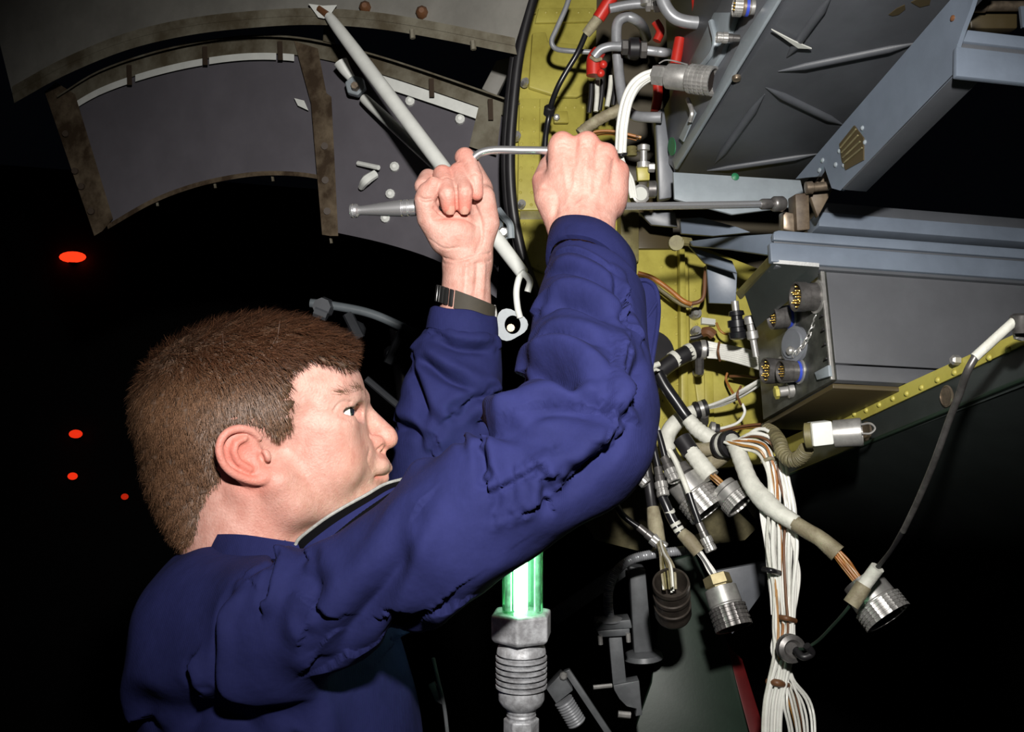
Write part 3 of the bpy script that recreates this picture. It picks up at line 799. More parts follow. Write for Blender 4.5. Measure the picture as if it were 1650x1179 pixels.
# ------------------------------------------------------------------ skin, cloth and hair materials
def skin_material():
    m = mat('skin', (0.72, 0.42, 0.32), 0.5, sss=0.06, bump=0.55, bscale=520, spec=0.35)
    nt = m.node_tree; b = nt.nodes['Principled BSDF']
    tc = nt.nodes.new('ShaderNodeTexCoord')
    n = nt.nodes.new('ShaderNodeTexNoise'); n.inputs['Scale'].default_value = 90; n.inputs['Detail'].default_value = 9; n.inputs['Roughness'].default_value = .68
    nt.links.new(tc.outputs['Object'], n.inputs['Vector'])
    r = nt.nodes.new('ShaderNodeValToRGB')
    r.color_ramp.elements[0].position = .35; r.color_ramp.elements[1].position = .68
    r.color_ramp.elements[0].color = (0.475, 0.238, 0.190, 1); r.color_ramp.elements[1].color = (0.60, 0.355, 0.298, 1)
    nt.links.new(n.outputs['Fac'], r.inputs['Fac'])
    at = nt.nodes.new('ShaderNodeAttribute'); at.attribute_name = 'red'
    mx = nt.nodes.new('ShaderNodeMixRGB'); mx.inputs['Color2'].default_value = (0.62, 0.17, 0.125, 1)
    nt.links.new(at.outputs['Fac'], mx.inputs['Fac']); nt.links.new(r.outputs['Color'], mx.inputs['Color1'])
    # stubble and freckles: fine dark speckle where the beard grows
    n3 = nt.nodes.new('ShaderNodeTexNoise'); n3.inputs['Scale'].default_value = 1300
    nt.links.new(tc.outputs['Object'], n3.inputs['Vector'])
    r3 = nt.nodes.new('ShaderNodeValToRGB'); r3.color_ramp.elements[0].position = .52; r3.color_ramp.elements[1].position = .62
    nt.links.new(n3.outputs['Fac'], r3.inputs['Fac'])
    a2 = nt.nodes.new('ShaderNodeAttribute'); a2.attribute_name = 'beard'
    mu = nt.nodes.new('ShaderNodeMath'); mu.operation = 'MULTIPLY'
    nt.links.new(r3.outputs['Color'], mu.inputs[0]); nt.links.new(a2.outputs['Fac'], mu.inputs[1])
    mx2 = nt.nodes.new('ShaderNodeMixRGB'); mx2.inputs['Color2'].default_value = (0.36, 0.19, 0.12, 1)
    nt.links.new(mu.outputs[0], mx2.inputs['Fac']); nt.links.new(mx.outputs['Color'], mx2.inputs['Color1'])
    nt.links.new(mx2.outputs['Color'], b.inputs['Base Color'])
skin_material()
def cloth_material():
    m = mat('cloth_blue', (0.034, 0.036, 0.190), 0.85, spec=0.15)
    nt = m.node_tree; b = nt.nodes['Principled BSDF']
    b.inputs['Sheen Weight'].default_value = 0.0; b.inputs['Sheen Roughness'].default_value = 0.4
    b.inputs['Sheen Tint'].default_value = (0.25, 0.28, 0.7, 1)
    tc = nt.nodes.new('ShaderNodeTexCoord')
    n = nt.nodes.new('ShaderNodeTexNoise'); n.inputs['Scale'].default_value = 18; n.inputs['Detail'].default_value = 8; n.inputs['Roughness'].default_value = .7
    nt.links.new(tc.outputs['Object'], n.inputs['Vector'])
    r = nt.nodes.new('ShaderNodeValToRGB')
    r.color_ramp.elements[0].position = .3; r.color_ramp.elements[1].position = .7
    r.color_ramp.elements[0].color = (0.0115, 0.0140, 0.064, 1); r.color_ramp.elements[1].color = (0.0175, 0.0205, 0.092, 1)
    nt.links.new(n.outputs['Fac'], r.inputs['Fac']); nt.links.new(r.outputs['Color'], b.inputs['Base Color'])
    w = nt.nodes.new('ShaderNodeTexWave'); w.inputs['Scale'].default_value = 420; w.inputs['Distortion'].default_value = 2
    nt.links.new(tc.outputs['Object'], w.inputs['Vector'])
    n2 = nt.nodes.new('ShaderNodeTexNoise'); n2.inputs['Scale'].default_value = 45; n2.inputs['Detail'].default_value = 3
    nt.links.new(tc.outputs['Object'], n2.inputs['Vector'])
    bp = nt.nodes.new('ShaderNodeBump'); bp.inputs['Strength'].default_value = .25; bp.inputs['Distance'].default_value = .0005
    bp2 = nt.nodes.new('ShaderNodeBump'); bp2.inputs['Strength'].default_value = .35; bp2.inputs['Distance'].default_value = .004
    nt.links.new(w.outputs['Fac'], bp.inputs['Height']); nt.links.new(n2.outputs['Fac'], bp2.inputs['Height'])
    nt.links.new(bp2.outputs['Normal'], bp.inputs['Normal']); nt.links.new(bp.outputs['Normal'], b.inputs['Normal'])
cloth_material()
mat('hair_brown', (0.225, 0.120, 0.066), 0.5, col2=(0.034, 0.015, 0.007), scale=1100, spec=0.4, lo=.38, hi=.64)
mat('hair_base', (0.085, 0.045, 0.024), 0.7, var=.4, scale=120)
mat('eye_white', (0.75, 0.72, 0.68), 0.12, coat=.5)
mat('iris', (0.012, 0.016, 0.020), 0.12, coat=.6)
mat('nail', (0.50, 0.26, 0.20), 0.4)
mat('collar_trim', (0.34, 0.34, 0.32), 0.5, var=.3, scale=300)
mat('collar_inside', (0.004, 0.004, 0.005), 1.0, spec=0.05)
mat('watch_black', (0.05, 0.05, 0.05), 0.3, 0.7)
mat('strap_olive', (0.034, 0.028, 0.018), 0.75, var=.2, scale=60)

person = thing('person', P(445, 1500, 0.9), 'man in navy blue coveralls reaching up with both arms, face in profile', 'person')

# ------------------------------------------------------------------ head
HD = 0.90
HO = np.array(P(430, 700, HD))
ew = -np.array(ray(430, 700)); ew /= np.linalg.norm(ew)
eu = np.array(RIGHT) - ew * (np.array(RIGHT) @ ew); eu /= np.linalg.norm(eu)
ev = np.cross(ew, eu)
PSI = math.radians(5.0)
hu = eu * math.cos(PSI) - ew * math.sin(PSI)
hw = ew * math.cos(PSI) + eu * math.sin(PSI)
HS = HD / F * 0.985
def hp(x, y, w=0.0):          # photo position + sideways offset (head pixels) -> head coordinates
    k = 1 - w * HS / HD
    return np.array([((x - 430) * k - w * math.sin(PSI)) / math.cos(PSI), (700 - y) * k, w])
def h2w(V): V = np.asarray(V, float); return HO + HS * (V[:, [0]] * hu + V[:, [1]] * ev + V[:, [2]] * hw)

vx = 2.3
H = Fld((-215, -330, -165), (225, 190, 170), vx)
tilt = math.radians(14)
axc = [(math.cos(tilt), math.sin(tilt), 0), (-math.sin(tilt), math.cos(tilt), 0), (0, 0, 1)]
H.ell(hp(408, 640), (165, 112, 128), axc)                                  # cranium
H.ell(hp(372, 665), (118, 118, 122), axc, k=20)                            # occiput
H.ell(hp(512, 634), (74, 62, 108), axc, k=30)                              # forehead
H.ell(hp(520, 700), (72, 88, 100), k=30)                                   # mid face
H.ell(hp(560, 752), (52, 58, 66), k=30)                                    # muzzle
for s in (1, -1):
    def m(x, y, w): p = hp(x, y, w); return p * np.array([1, 1, s])
    H.ell(m(524, 690, 82), (44, 30, 30), k=26)                             # cheekbone
    H.ell(m(520, 752, 70), (62, 58, 40), k=26)                             # cheek
    H.cone(m(448, 778, 92), m(470, 812, 82), 34, 32, 22)                   # jaw angle
    H.cone(m(470, 812, 80), m(590, 822, 28), 32, 30, 26)                   # jaw line
    H.cone(m(583, 639, 14), m(556, 636, 62), 15, 17, 14)                   # brow ridge
    H.cone(m(556, 636, 62), m(520, 650, 92), 17, 18, 14)
H.ell(hp(604, 815), (34, 30, 38), k=22)                                    # chin
for s in (1, -1):
    H.ell(m(570, 663, 50) * np.array([1, 1, s / s * 1]) if s == 1 else hp(570, 663, 50) * np.array([1, 1, -1]), (24, 17, 30), k=12, mode='cut')
EC = hp(549, 662, 60)
for s in (1, -1):
    c = EC * np.array([1, 1, s])
    H.ell(c, (24.5, 24.5, 24.5), k=5)                                      # lids
    H.ell(c + np.array([4, -1.0, 12 * s]), (23.5, 9.0, 31), axes=[(1, .12, 0), (-.12, 1, 0), (0, 0, 1)], k=2.0, mode='cut')   # lid opening
    H.cone(c + np.array([20, 10, 14 * s]), c + np.array([-16, 5, 24 * s]), 2.0, 1.6, 4)     # upper lid fold
# nose
H.chain([hp(582, 654), hp(603, 676), hp(626, 699)], [14, 15, 16.5], k=14)
H.ell(hp(630, 708), (17, 16, 18), k=8)
H.cone(hp(620, 724), hp(606, 742), 8, 12, 8)
for s in (1, -1):
    H.ell(hp(608, 715, 18) * np.array([1, 1, s]), (17, 14.5, 10.5), k=6)
    H.ell(hp(622, 729, 11) * np.array([1, 1, s]), (9.5, 5.5, 6), axes=[(.9, .45, 0), (-.45, .9, 0), (0, 0, 1)], k=3, mode='cut')
    H.chain([hp(612, 727, 24) * np.array([1, 1, s]), hp(621, 721, 24) * np.array([1, 1, s]), hp(630, 717, 20) * np.array([1, 1, s])], [3.4, 4.4, 3.0], 1.5, mode='cut')
    H.cone(hp(594, 704, 28) * np.array([1, 1, s]), hp(594, 728, 33) * np.array([1, 1, s]), 3.0, 3.0, 8, 'cut')      # alar crease
# lips
H.ell(hp(608, 752), (26, 20, 38), k=12)
H.cone(hp(628, 757, 0), hp(608, 766, 27), 9, 5, 5); H.cone(hp(628, 757, 0), hp(608, 766, 27) * np.array([1, 1, -1]), 9, 5, 5)
H.cone(hp(622, 776, 0), hp(605, 775, 26), 10, 6, 6); H.cone(hp(622, 776, 0), hp(605, 775, 26) * np.array([1, 1, -1]), 10, 6, 6)
for s in (1, -1): H.cone(hp(640, 766, 0), hp(607, 770, 31) * np.array([1, 1, s]), 2.8, 3.4, 3, 'cut')
H.cone(hp(636, 792, -20), hp(636, 792, 20), 9, 9, 14, 'cut')
# neck
H.cone(hp(398, 770), hp(404, 1000), 96, 112, 30)
H.cone(hp(500, 830), hp(455, 980), 50, 60, 36)
for s in (1, -1): H.cone(hp(392, 790, 88) * np.array([1, 1, s]), hp(470, 930, 40) * np.array([1, 1, s]), 17, 18, 20)
# ears
def ear(s):
    S = np.array([1, 1, s])
    e = lambda x, y, w: hp(x, y, w) * S
    H.ell(e(395, 738, 114), (30, 46, 15), axes=[(math.cos(.5), math.sin(.5), -.28 * s), (-math.sin(.5), math.cos(.5), 0), (.28, 0, s)], k=8)
    out = [(418, 706, 116), (405, 694, 124), (386, 690, 130), (367, 697, 135), (357, 712, 138), (356, 730, 138), (363, 748, 136), (377, 762, 132), (395, 771, 127), (414, 775, 122), (430, 772, 117), (436, 762, 113)]
    P_ = [Vector(e(*q)) for q in out]
    pp = [np.array(v) for v in catmull(P_, 3)]
    H.chain(pp, list(np.interp(np.linspace(0, 1, len(pp)), [0, .2, .5, .75, .9, 1], [5, 6.5, 6, 6.5, 9, 8])), k=3)
    H.ell(e(404, 733, 131), (21, 25, 12), axes=[(math.cos(.6), math.sin(.6), 0), (-math.sin(.6), math.cos(.6), 0), (0, 0, 1)], k=6, mode='cut')   # concha
    H.chain([e(374, 708, 131), e(367, 722, 133), e(370, 738, 132), e(384, 753, 128)], [3.4, 3.8, 3.8, 3.4], 3, mode='cut')   # scapha groove
    H.chain([e(396, 706, 126), e(382, 714, 130), e(379, 728, 131), e(386, 744, 128), e(404, 756, 124)], [4.5, 5, 5, 5, 5], 4)  # antihelix
    H.ell(e(430, 734, 120), (7, 11, 8), axes=[(.9, .4, 0), (-.4, .9, 0), (0, 0, 1)], k=5)              # tragus
    H.ell(e(421, 737, 122), (5, 9, 8), axes=[(.9, .4, 0), (-.4, .9, 0), (0, 0, 1)], k=3, mode='cut')  # canal
    H.ell(e(424, 766, 116), (17, 11, 9), axes=[(.95, -.25, 0), (.25, .95, 0), (0, 0, 1)], k=6)          # lobe
ear(1); ear(-1)
Vh, Qh = nets(H.phi, H.lo, vx)
Vh = relax(Vh, Qh, 2, .4)
U, W_, T_ = Vh[:, 0], Vh[:, 1], Vh[:, 2]
def blob(x, y, w, r, both=True):
    c = hp(x, y, w)
    d = np.sqrt((U - c[0]) ** 2 + (W_ - c[1]) ** 2 + ((np.abs(T_) if both else T_) - c[2]) ** 2)
    return np.exp(-(d / r) ** 2)
red = 0.75 * blob(378, 725, 132, 42) + .55 * blob(410, 770, 120, 28) + .40 * blob(622, 715, 8, 34) + .45 * blob(545, 735, 70, 52) * .8 + .3 * blob(430, 840, 70, 70)
lipm = np.maximum(np.exp(-(poly_dist(Vh, [hp(605, 769, 27), hp(624, 760, 0)]) / 9) ** 2), np.exp(-(poly_dist(Vh, [hp(605, 772, 26), hp(622, 774, 0)]) / 9) ** 2))
red = np.clip(red + .75 * lipm, 0, .9)
beard = np.clip(blob(500, 800, 75, 62) + blob(580, 800, 40, 60) + .6 * blob(612, 748, 12, 22) + .6 * blob(440, 800, 100, 45), 0, 1) * .55 * (1 - np.clip(lipm * 2, 0, 1))
Vhw = h2w(Vh)
body_parts = [(Vhw, Qh, red, beard)]

# ------------------------------------------------------------------ hands (one skin mesh with the head)
def pw(x, y, d): return np.array(P(x, y, d))
mm = 0.001
def hand_field(lo_px, hi_px, d0, d1, h):
    c = np.array([pw(x, y, d) for x in (lo_px[0], hi_px[0]) for y in (lo_px[1], hi_px[1]) for d in (d0, d1)])
    return Fld(c.min(0), c.max(0), h)
# right hand: a fist seen from the back
R = hand_field((840, 195), (1030, 560), .80, 1.04, .0014)
cr, cu, cf = np.array(RIGHT), np.array(UP), np.array(FWD)
R.ell(pw(938, 310, .951), (33 * mm, 42 * mm, 15 * mm), axes=[cr, cu, cf])
mets = [((914, 372, .935), (904, 240, .950), 13.5, 13), ((930, 374, .932), (944, 239, .946), 14, 13), ((948, 374, .932), (974, 256, .950), 14, 12.2), ((962, 372, .935), (993, 282, .958), 13.5, 11.5)]
for a, b, ra, rb in mets: R.cone(pw(*a), pw(*b), ra * mm, rb * mm, 12 * mm)
for (x, y, d, r) in ((906, 229, .950, 10.5), (946, 229, .944, 10.5), (977, 247, .949, 9.5), (997, 274, .958, 9)):
    R.ell(pw(x, y, d), (r * mm, r * mm, r * mm), k=5 * mm)
def phal(F_, pts, rs, k=2.5 * mm): F_.chain([pw(*p) for p in pts], [r * mm for r in rs], k)
phal(R, [(905, 233, .955), (897, 240, .995), (896, 285, 1.008), (910, 300, .985)], [11, 10, 9, 8])
phal(R, [(945, 233, .952), (938, 240, .998), (936, 290, 1.008), (945, 305, .985)], [11, 10, 9, 8])
phal(R, [(976, 250, .955), (972, 258, .998), (968, 303, 1.006), (970, 318, .985)], [10.5, 9.5, 8.5, 8])
phal(R, [(996, 277, .96), (994, 285, .995), (988, 320, 1.0), (985, 332, .985)], [9.5, 8.5, 8, 7])
phal(R, [(906, 362, .935), (885, 318, .948), (876, 292, .966), (884, 268, .992), (900, 262, 1.006)], [15, 14.5, 11.5, 10, 8], 9 * mm)
R.ell(pw(989, 313, .957), (13 * mm, 24 * mm, 17 * mm), axes=[cr, cu, cf], k=9 * mm)
R.chain([pw(938, 372, .931), pw(944, 420, .905), pw(946, 520, .84)], [25 * mm, 27 * mm, 33 * mm], 10 * mm)
R.ell(pw(918, 372, .933), (14 * mm, 16 * mm, 16 * mm), k=10 * mm); R.ell(pw(960, 374, .935), (14 * mm, 16 * mm, 16 * mm), k=10 * mm)
for a, b in (((922, 345, .931), (909, 258, .940)), ((936, 348, .929), (944, 256, .934)), ((950, 348, .930), (972, 270, .940))):
    R.cone(pw(*a), pw(*b), 2.0 * mm, 2.6 * mm, 5 * mm)               # tendons
Vr, Qr = nets(R.phi, R.lo, R.h); Vr = relax(Vr, Qr, 2, .4)
redr = np.zeros(len(Vr))
for (x, y, d) in ((905, 222, .955), (946, 221, .945), (978, 240, .95), (998, 268, .96), (866, 300, .96), (1008, 310, .96)):
    redr += .32 * np.exp(-(np.linalg.norm(Vr - pw(x, y, d), axis=1) / .016) ** 2)
body_parts.append((Vr, Qr, np.clip(redr + .06, 0, .7), np.zeros(len(Vr)) + .10))
# left hand: palm towards the camera, fingers curled over the grip
L = hand_field((640, 225), (825, 640), .94, 1.06, .0012)
for (x0, x1, y1, r) in ((738, 722, 300, 12), (748, 742, 296, 12.5), (760, 760, 294, 12.5), (770, 776, 305, 12)):
    L.cone(pw(x0, 425, 1.012), pw(x1, y1, 1.028), 13 * mm, r * mm, 10 * mm)
L.chain([pw(768, 410, 1.004), pw(783, 360, 1.004), pw(779, 318, 1.012)], [12.5 * mm, 14 * mm, 12 * mm], 9 * mm)      # heel of the hand
L.ell(pw(731, 374, .997), (25 * mm, 23 * mm, 19 * mm), axes=[cr + .3 * cu, cu - .3 * cr, cf], k=6 * mm)        # ball of the thumb
phal(L, [(718, 385, .995), (692, 352, .990), (684, 322, .983), (699, 298, .978)], [16, 12.5, 10.2, 8.4], 5 * mm)  # thumb
L.ell(pw(688, 312, .980), (10 * mm, 11 * mm, 8.5 * mm), axes=[cr, cu, cf], k=3 * mm)
kf = 1.6 * mm
phal(L, [(716, 300, 1.028), (690, 287, 1.008), (682, 300, .992), (700, 322, .990)], [11, 9.5, 9, 8], kf)
phal(L, [(728, 296, 1.028), (713, 281, .995), (721, 312, .974), (724, 334, .977)], [11, 9.8, 9.0, 7.4], kf)
phal(L, [(752, 292, 1.028), (739, 277, .998), (748, 310, .975), (748, 334, .979)], [11, 9.8, 8.8, 7.2], kf)
phal(L, [(774, 296, 1.026), (749, 254, 1.005), (765, 286, .986), (768, 312, .986)], [10.5, 10.5, 8.2, 6.8], kf)
L.chain([pw(752, 420, 1.008), pw(751, 470, 1.006), pw(748, 560, 1.0), pw(740, 630, 1.0)], [23.5 * mm, 25 * mm, 29 * mm, 32 * mm], 9 * mm)
L.cone(pw(767, 400, .979), pw(764, 500, .977), 2.4 * mm, 2.4 * mm, 5 * mm, 'cut')
L.chain([pw(763, 345, .985), pw(775, 370, .984), pw(772, 392, .985)], [1.5 * mm, 1.8 * mm, 1.5 * mm], 4 * mm, mode='cut')
Vl, Ql = nets(L.phi, L.lo, L.h); Vl = relax(Vl, Ql, 2, .4)
redl = np.zeros(len(Vl))
for (x, y, d, a) in ((724, 338, .972, .7), (748, 338, .974, .7), (767, 314, .98, .6), (700, 296, .97, .35), (712, 275, .99, .3), (738, 272, .99, .3), (727, 365, .97, .3), (750, 245, 1.0, .3)):
    redl += a * np.exp(-(np.linalg.norm(Vl - pw(x, y, d), axis=1) / .012) ** 2)
body_parts.append((Vl, Ql, np.clip(redl, 0, .7), np.zeros(len(Vl))))
# arms under the sleeves and torso core join the pieces
def tube_np(pts, r, seg=14):
    V, Fc = sweep([Vector(p) for p in pts], r, seg, cap=False, n=6); return np.array([tuple(v) for v in V]), np.array(Fc)
for pts, r in (([pw(946, 515, .84), pw(955, 640, .765), pw(950, 690, .74), pw(820, 785, .73), pw(540, 960, .76), pw(420, 1010, .88)], [.030, .034, .034, .034, .030, .04]),
               ([pw(742, 625, 1.0), pw(715, 790, 1.01), pw(690, 850, 1.02), pw(560, 920, 1.03), pw(420, 1010, .92)], [.029, .034, .036, .04, .05]),
               ([pw(408, 940, .9), pw(430, 1100, .9), pw(460, 1400, .9)], [.05, .07, .08])):
    V, Q = tube_np(pts, r); body_parts.append((V, Q, np.zeros(len(V)), np.zeros(len(V))))
def creases(V, Q, lines):
    bt = BVHTree.FromPolygons([tuple(v) for v in V], [tuple(int(i) for i in q) for q in Q]); N = normals(V, Q)
    for pts, w, dp in lines:
        pp = []
        for p in catmull([Vector((x, y, 0)) for x, y in pts], 5):
            h_ = bt.ray_cast(CAM, ray(p.x, p.y).normalized())
            if h_[0] is not None: pp.append(np.array(h_[0]))
        if len(pp) < 2: continue
        d = poly_dist(V, pp); V = V - N * (dp * np.exp(-(d / w) ** 2))[:, None]
    return V
R_lines = [([(922, 350), (915, 310), (907, 250)], .003, -.0012), ([(938, 350), (942, 300), (946, 250)], .003, -.0012), ([(952, 350), (962, 310), (975, 265)], .003, -.0011),
  ([(900, 345), (925, 352), (960, 356), (980, 350)], .0016, .0008), ([(898, 362), (930, 368), (975, 366)], .0016, .0007), ([(925, 262), (926, 245), (927, 228)], .0035, .0022), ([(961, 270), (963, 252), (964, 236)], .0035, .0020), ([(986, 292), (988, 276), (990, 260)], .0035, .0018),
  ([(930, 330), (950, 312), (952, 285), (966, 275)], .0022, -.0011), ([(912, 330), (925, 300), (926, 275)], .0022, -.0010), ([(897, 232), (907, 229), (917, 232)], .0012, .0007), ([(897, 238), (907, 236), (917, 239)], .0012, .0007), ([(937, 232), (947, 229), (957, 232)], .0012, .0007), ([(938, 238), (947, 236), (957, 239)], .0012, .0007), ([(970, 250), (978, 248), (985, 253)], .0012, .0007), ([(878, 300), (890, 305), (897, 320), (893, 345)], .004, .0025)]
L_lines = [([(712, 288), (720, 285), (728, 288)], .0010, .0008), ([(712, 311), (721, 309), (731, 311)], .0010, .0011), ([(714, 314), (722, 312), (731, 315)], .0010, .0008), ([(738, 308), (747, 306), (757, 309)], .0010, .0011), ([(739, 312), (748, 310), (757, 312)], .0010, .0008), ([(757, 282), (764, 279), (770, 281)], .0010, .0010),
  ([(676, 318), (684, 321), (694, 320)], .0010, .0010), ([(677, 323), (686, 326), (696, 324)], .0010, .0009), ([(735, 262), (743, 258), (752, 262)], .0012, .0008), ([(700, 352), (722, 350), (748, 352), (768, 362)], .0020, .0015), ([(764, 330), (774, 355), (776, 385), (768, 405)], .0022, .0020), ([(716, 416), (740, 420), (768, 412), (790, 408)], .0014, .0013), ([(714, 424), (745, 428), (790, 420)], .0012, .0008),
  ([(770, 425), (768, 455), (765, 478)], .0030, .0022), ([(752, 425), (750, 455), (748, 478)], .0030, -.0012), ([(780, 425), (779, 455), (777, 478)], .0030, -.0012), ([(735, 300), (736, 320), (736, 338)], .0016, .0016), ([(692, 385), (715, 400), (740, 398)], .0012, .0007), ([(700, 335), (712, 346), (728, 350)], .0016, .0014)]
F_lines = [([(538, 662), (545, 652), (555, 647), (566, 648)], .0011, .0016), ([(546, 669), (557, 674), (568, 679)], .0016, .0008), ([(596, 726), (593, 742), (600, 758)], .0022, .0010)]
body_parts[0] = (creases(body_parts[0][0], Qh, F_lines),) + body_parts[0][1:]
body_parts[1] = (creases(body_parts[1][0], Qr, R_lines),) + body_parts[1][1:]
body_parts[2] = (creases(body_parts[2][0], Ql, L_lines),) + body_parts[2][1:]
Vb, Qb, rb_, bb_ = [], [], [], []
n0 = 0
for V, Q, r_, b_ in body_parts:
    Vb.append(V); Qb.append(Q + n0); rb_.append(r_); bb_.append(b_); n0 += len(V)
body = np_mesh('body', np.concatenate(Vb), np.concatenate(Qb), 'skin', person, {'red': np.concatenate(rb_), 'beard': np.concatenate(bb_)})
body['label'] = 'fair reddish skin of face, neck and hands'
# eyes
for s, in ((1,), (-1,)):
    c = EC * np.array([1, 1, s])
    V, Fc = ball((0, 0, 0), 22.3, 24, 16)
    e = mesh_obj('eyeball', ([Vector(v) for v in h2w(np.array([tuple(v) for v in V]) + c)], Fc), 'eye_white', person)
    g = Vector((.86, .08, .36 * s + .06)).normalized()
    V2, F2 = lathe(Vector(c) + g * 19.6, g, [(0, 10.6), (1.6, 9.6), (2.9, 6), (3.5, 1.5)], 20)
    mesh_obj('iris', ([Vector(v) for v in h2w(np.array([tuple(v) for v in V2]))], F2), 'iris', e)
for s in (1, -1):
    q = []
    for i in range(9):
        t = i / 8; a = math.radians(-14 + 78 * t)
        v_ = Vector((math.sin(a), .06 + .30 * math.sin(math.pi * min(1, .08 + .92 * t)), math.cos(a))).normalized() * 24.9
        q.append(Vector(h2w(np.array([tuple(v_)]) * np.array([1, 1, s]) + EC * np.array([1, 1, s]))[0]))
    mesh_obj('eyelashes', sweep(q, .8 * HS, 6, n=3), 'hair_base', person)
# nails
def nail(c, n, up, w, l, parent=person):
    n = np.array(n) / np.linalg.norm(n); up = np.array(up, float); up = up - n * (up @ n); up /= np.linalg.norm(up); sd = np.cross(n, up)
    V, Fc = [], []
    for i in range(7):
        for j in range(6):
            a = (i / 6 - .5) * 2; b = (j / 5 - .5) * 2
            ww = w * (1 - .25 * max(0, b) ** 3)
            V.append(Vector(np.array(c) + sd * a * ww + up * b * l - n * (a * a * w * .45 + max(0, b) * .0005)))
    for i in range(6):
        for j in range(5): Fc.append((i * 6 + j, i * 6 + j + 1, i * 6 + j + 7, i * 6 + j + 6))
    return mesh_obj('fingernail', (V, Fc), 'nail', parent)
nail(pw(693, 296, .9715), -cf - .25 * cr + .1 * cu, cu * 1 + cr * .35, .0052, .0070)
nail(pw(725, 339, .9705), -cf - .3 * cu, -cu, .0044, .0042)
nail(pw(748, 339, .9725), -cf - .3 * cu, -cu, .0042, .0040)

# ------------------------------------------------------------------ hair
hair_poly = [(576, 575), (560, 590), (530, 580), (500, 574), (478, 588), (464, 604), (466, 630), (472, 655), (473, 682), (476, 708), (462, 700), (452, 714), (436, 702), (418, 690), (400, 684), (376, 684), (356, 700), (348, 722), (352, 748), (366, 772), (366, 800), (352, 822), (336, 846), (330, 880), (300, 880), (200, 800), (180, 600), (300, 480), (480, 480), (590, 510)]
G = Fld((-225, -185, -160), (175, 195, 162), 3.0)
G.ell(hp(404, 632), (178, 122, 132), axc)
G.ell(hp(362, 668), (136, 128, 128), axc, k=20)
G.ell(hp(505, 594), (82, 54, 104), axc, k=22)
G.cone(hp(320, 770), hp(345, 850), 72, 64, 40)
# polygon mask in the side view, extruded across the head
Xg, Yg = np.meshgrid(G.ax[0], G.ax[1], indexing='ij')
def poly_sd(X, Y, poly):
    d = np.full(X.shape, 1e9); inside = np.zeros(X.shape, bool); n = len(poly)
    for i in range(n):
        (x0, y0), (x1, y1) = poly[i], poly[(i + 1) % n]
        ex, ey = x1 - x0, y1 - y0
        t = np.clip(((X - x0) * ex + (Y - y0) * ey) / (ex * ex + ey * ey), 0, 1)
        d = np.minimum(d, np.hypot(X - x0 - t * ex, Y - y0 - t * ey))
        c = ((y0 > Y) != (y1 > Y)) & (X < ex * (Y - y0) / (ey + 1e-9) + x0)
        inside ^= c
    return np.where(inside, -d, d)
hpoly = [tuple(hp(x, y, 112)[:2]) if y > 560 and x > 320 else tuple(hp(x, y, 0)[:2]) for x, y in hair_poly]
msk = poly_sd(Xg, Yg, hpoly)[:, :, None].astype(np.float32)
kk = 10.0
hh = np.clip(0.5 - 0.5 * (G.phi - msk) / kk, 0, 1)
G.phi = G.phi + (msk - G.phi) * hh + kk * hh * (1 - hh)
Vg, Qg = nets(G.phi, G.lo, G.h); Vg = relax(Vg, Qg, 2, .5)
Ng = normals(Vg, Qg)
rng = np.random.default_rng(3)
nz = sum(a * np.sin(Vg @ rng.normal(size=3) * f + rng.uniform(0, 6)) for f, a in ((.09, 1.6), (.14, 1.4), (.21, 1.0), (.33, .8), (.45, .6), (.27, .8)))
Vg2 = Vg + Ng * (nz[:, None] * 1.0)
# strands lying on the cap
nst = 40000
fc = rng.integers(0, len(Qg), nst)
wt = rng.dirichlet(np.ones(4), nst)
p0 = sum(Vg2[Qg[fc, k]] * wt[:, [k]] for k in range(4)); nn = sum(Ng[Qg[fc, k]] * wt[:, [k]] for k in range(4)); nn /= np.linalg.norm(nn, axis=1, keepdims=True)
crown = hp(288, 575, 0)
flow = p0 - crown; flow /= np.linalg.norm(flow, axis=1, keepdims=True) + 1e-9
side = np.clip(np.abs(p0[:, 2]) / 100, 0, 1)[:, None]
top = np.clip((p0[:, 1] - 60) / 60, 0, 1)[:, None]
flow = flow * (.35 + .5 * top) + side * np.array([[-.05, -1.0, 0]]) + top * np.array([[.5, .25, 0]]) + rng.normal(size=flow.shape) * (.26 + .34 * top)
flow -= nn * (flow * nn).sum(1, keepdims=True); flow /= np.linalg.norm(flow, axis=1, keepdims=True) + 1e-9
ln = (rng.uniform(15, 30, nst) * (1 + .5 * top[:, 0]))[:, None]
edge = np.clip((-poly_sd(p0[:, 0], p0[:, 1], hpoly)) / 30, .35, 1)[:, None]
ln = ln * edge
sd = np.cross(flow, nn)
wd = rng.uniform(.28, .65, nst)[:, None]
rv0 = rng.random((nst, 1))
rows = []
for t, lift, ws in ((0, -2.0, 1.0), (.4, 3.2, .9), (.75, 5.0, .6), (1.0, 5.8, .08)):
    c = p0 + flow * ln * t + nn * lift * (.6 + .8 * rv0 * t) * (1 + .9 * top) + np.array([[0, -1.5, 0]]) * t * t
    rows.append(c - sd * wd * ws); rows.append(c + sd * wd * ws)
SV = np.stack(rows, 1).reshape(-1, 3)
base = (np.arange(nst) * 8)[:, None]
SQ = np.concatenate([base + np.array([[0, 1, 3, 2]]), base + np.array([[2, 3, 5, 4]]), base + np.array([[4, 5, 7, 6]])])
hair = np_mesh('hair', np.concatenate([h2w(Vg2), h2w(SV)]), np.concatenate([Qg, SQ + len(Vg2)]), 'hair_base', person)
hair['label'] = 'short light brown hair'
top_shade = np.concatenate([np.zeros(len(Vg2)), np.repeat(np.clip(top[:, 0] * .9 + rng.normal(size=nst) * .15, 0, 1), 8)])  # top strands darkened for grazing light, plus random strand variation
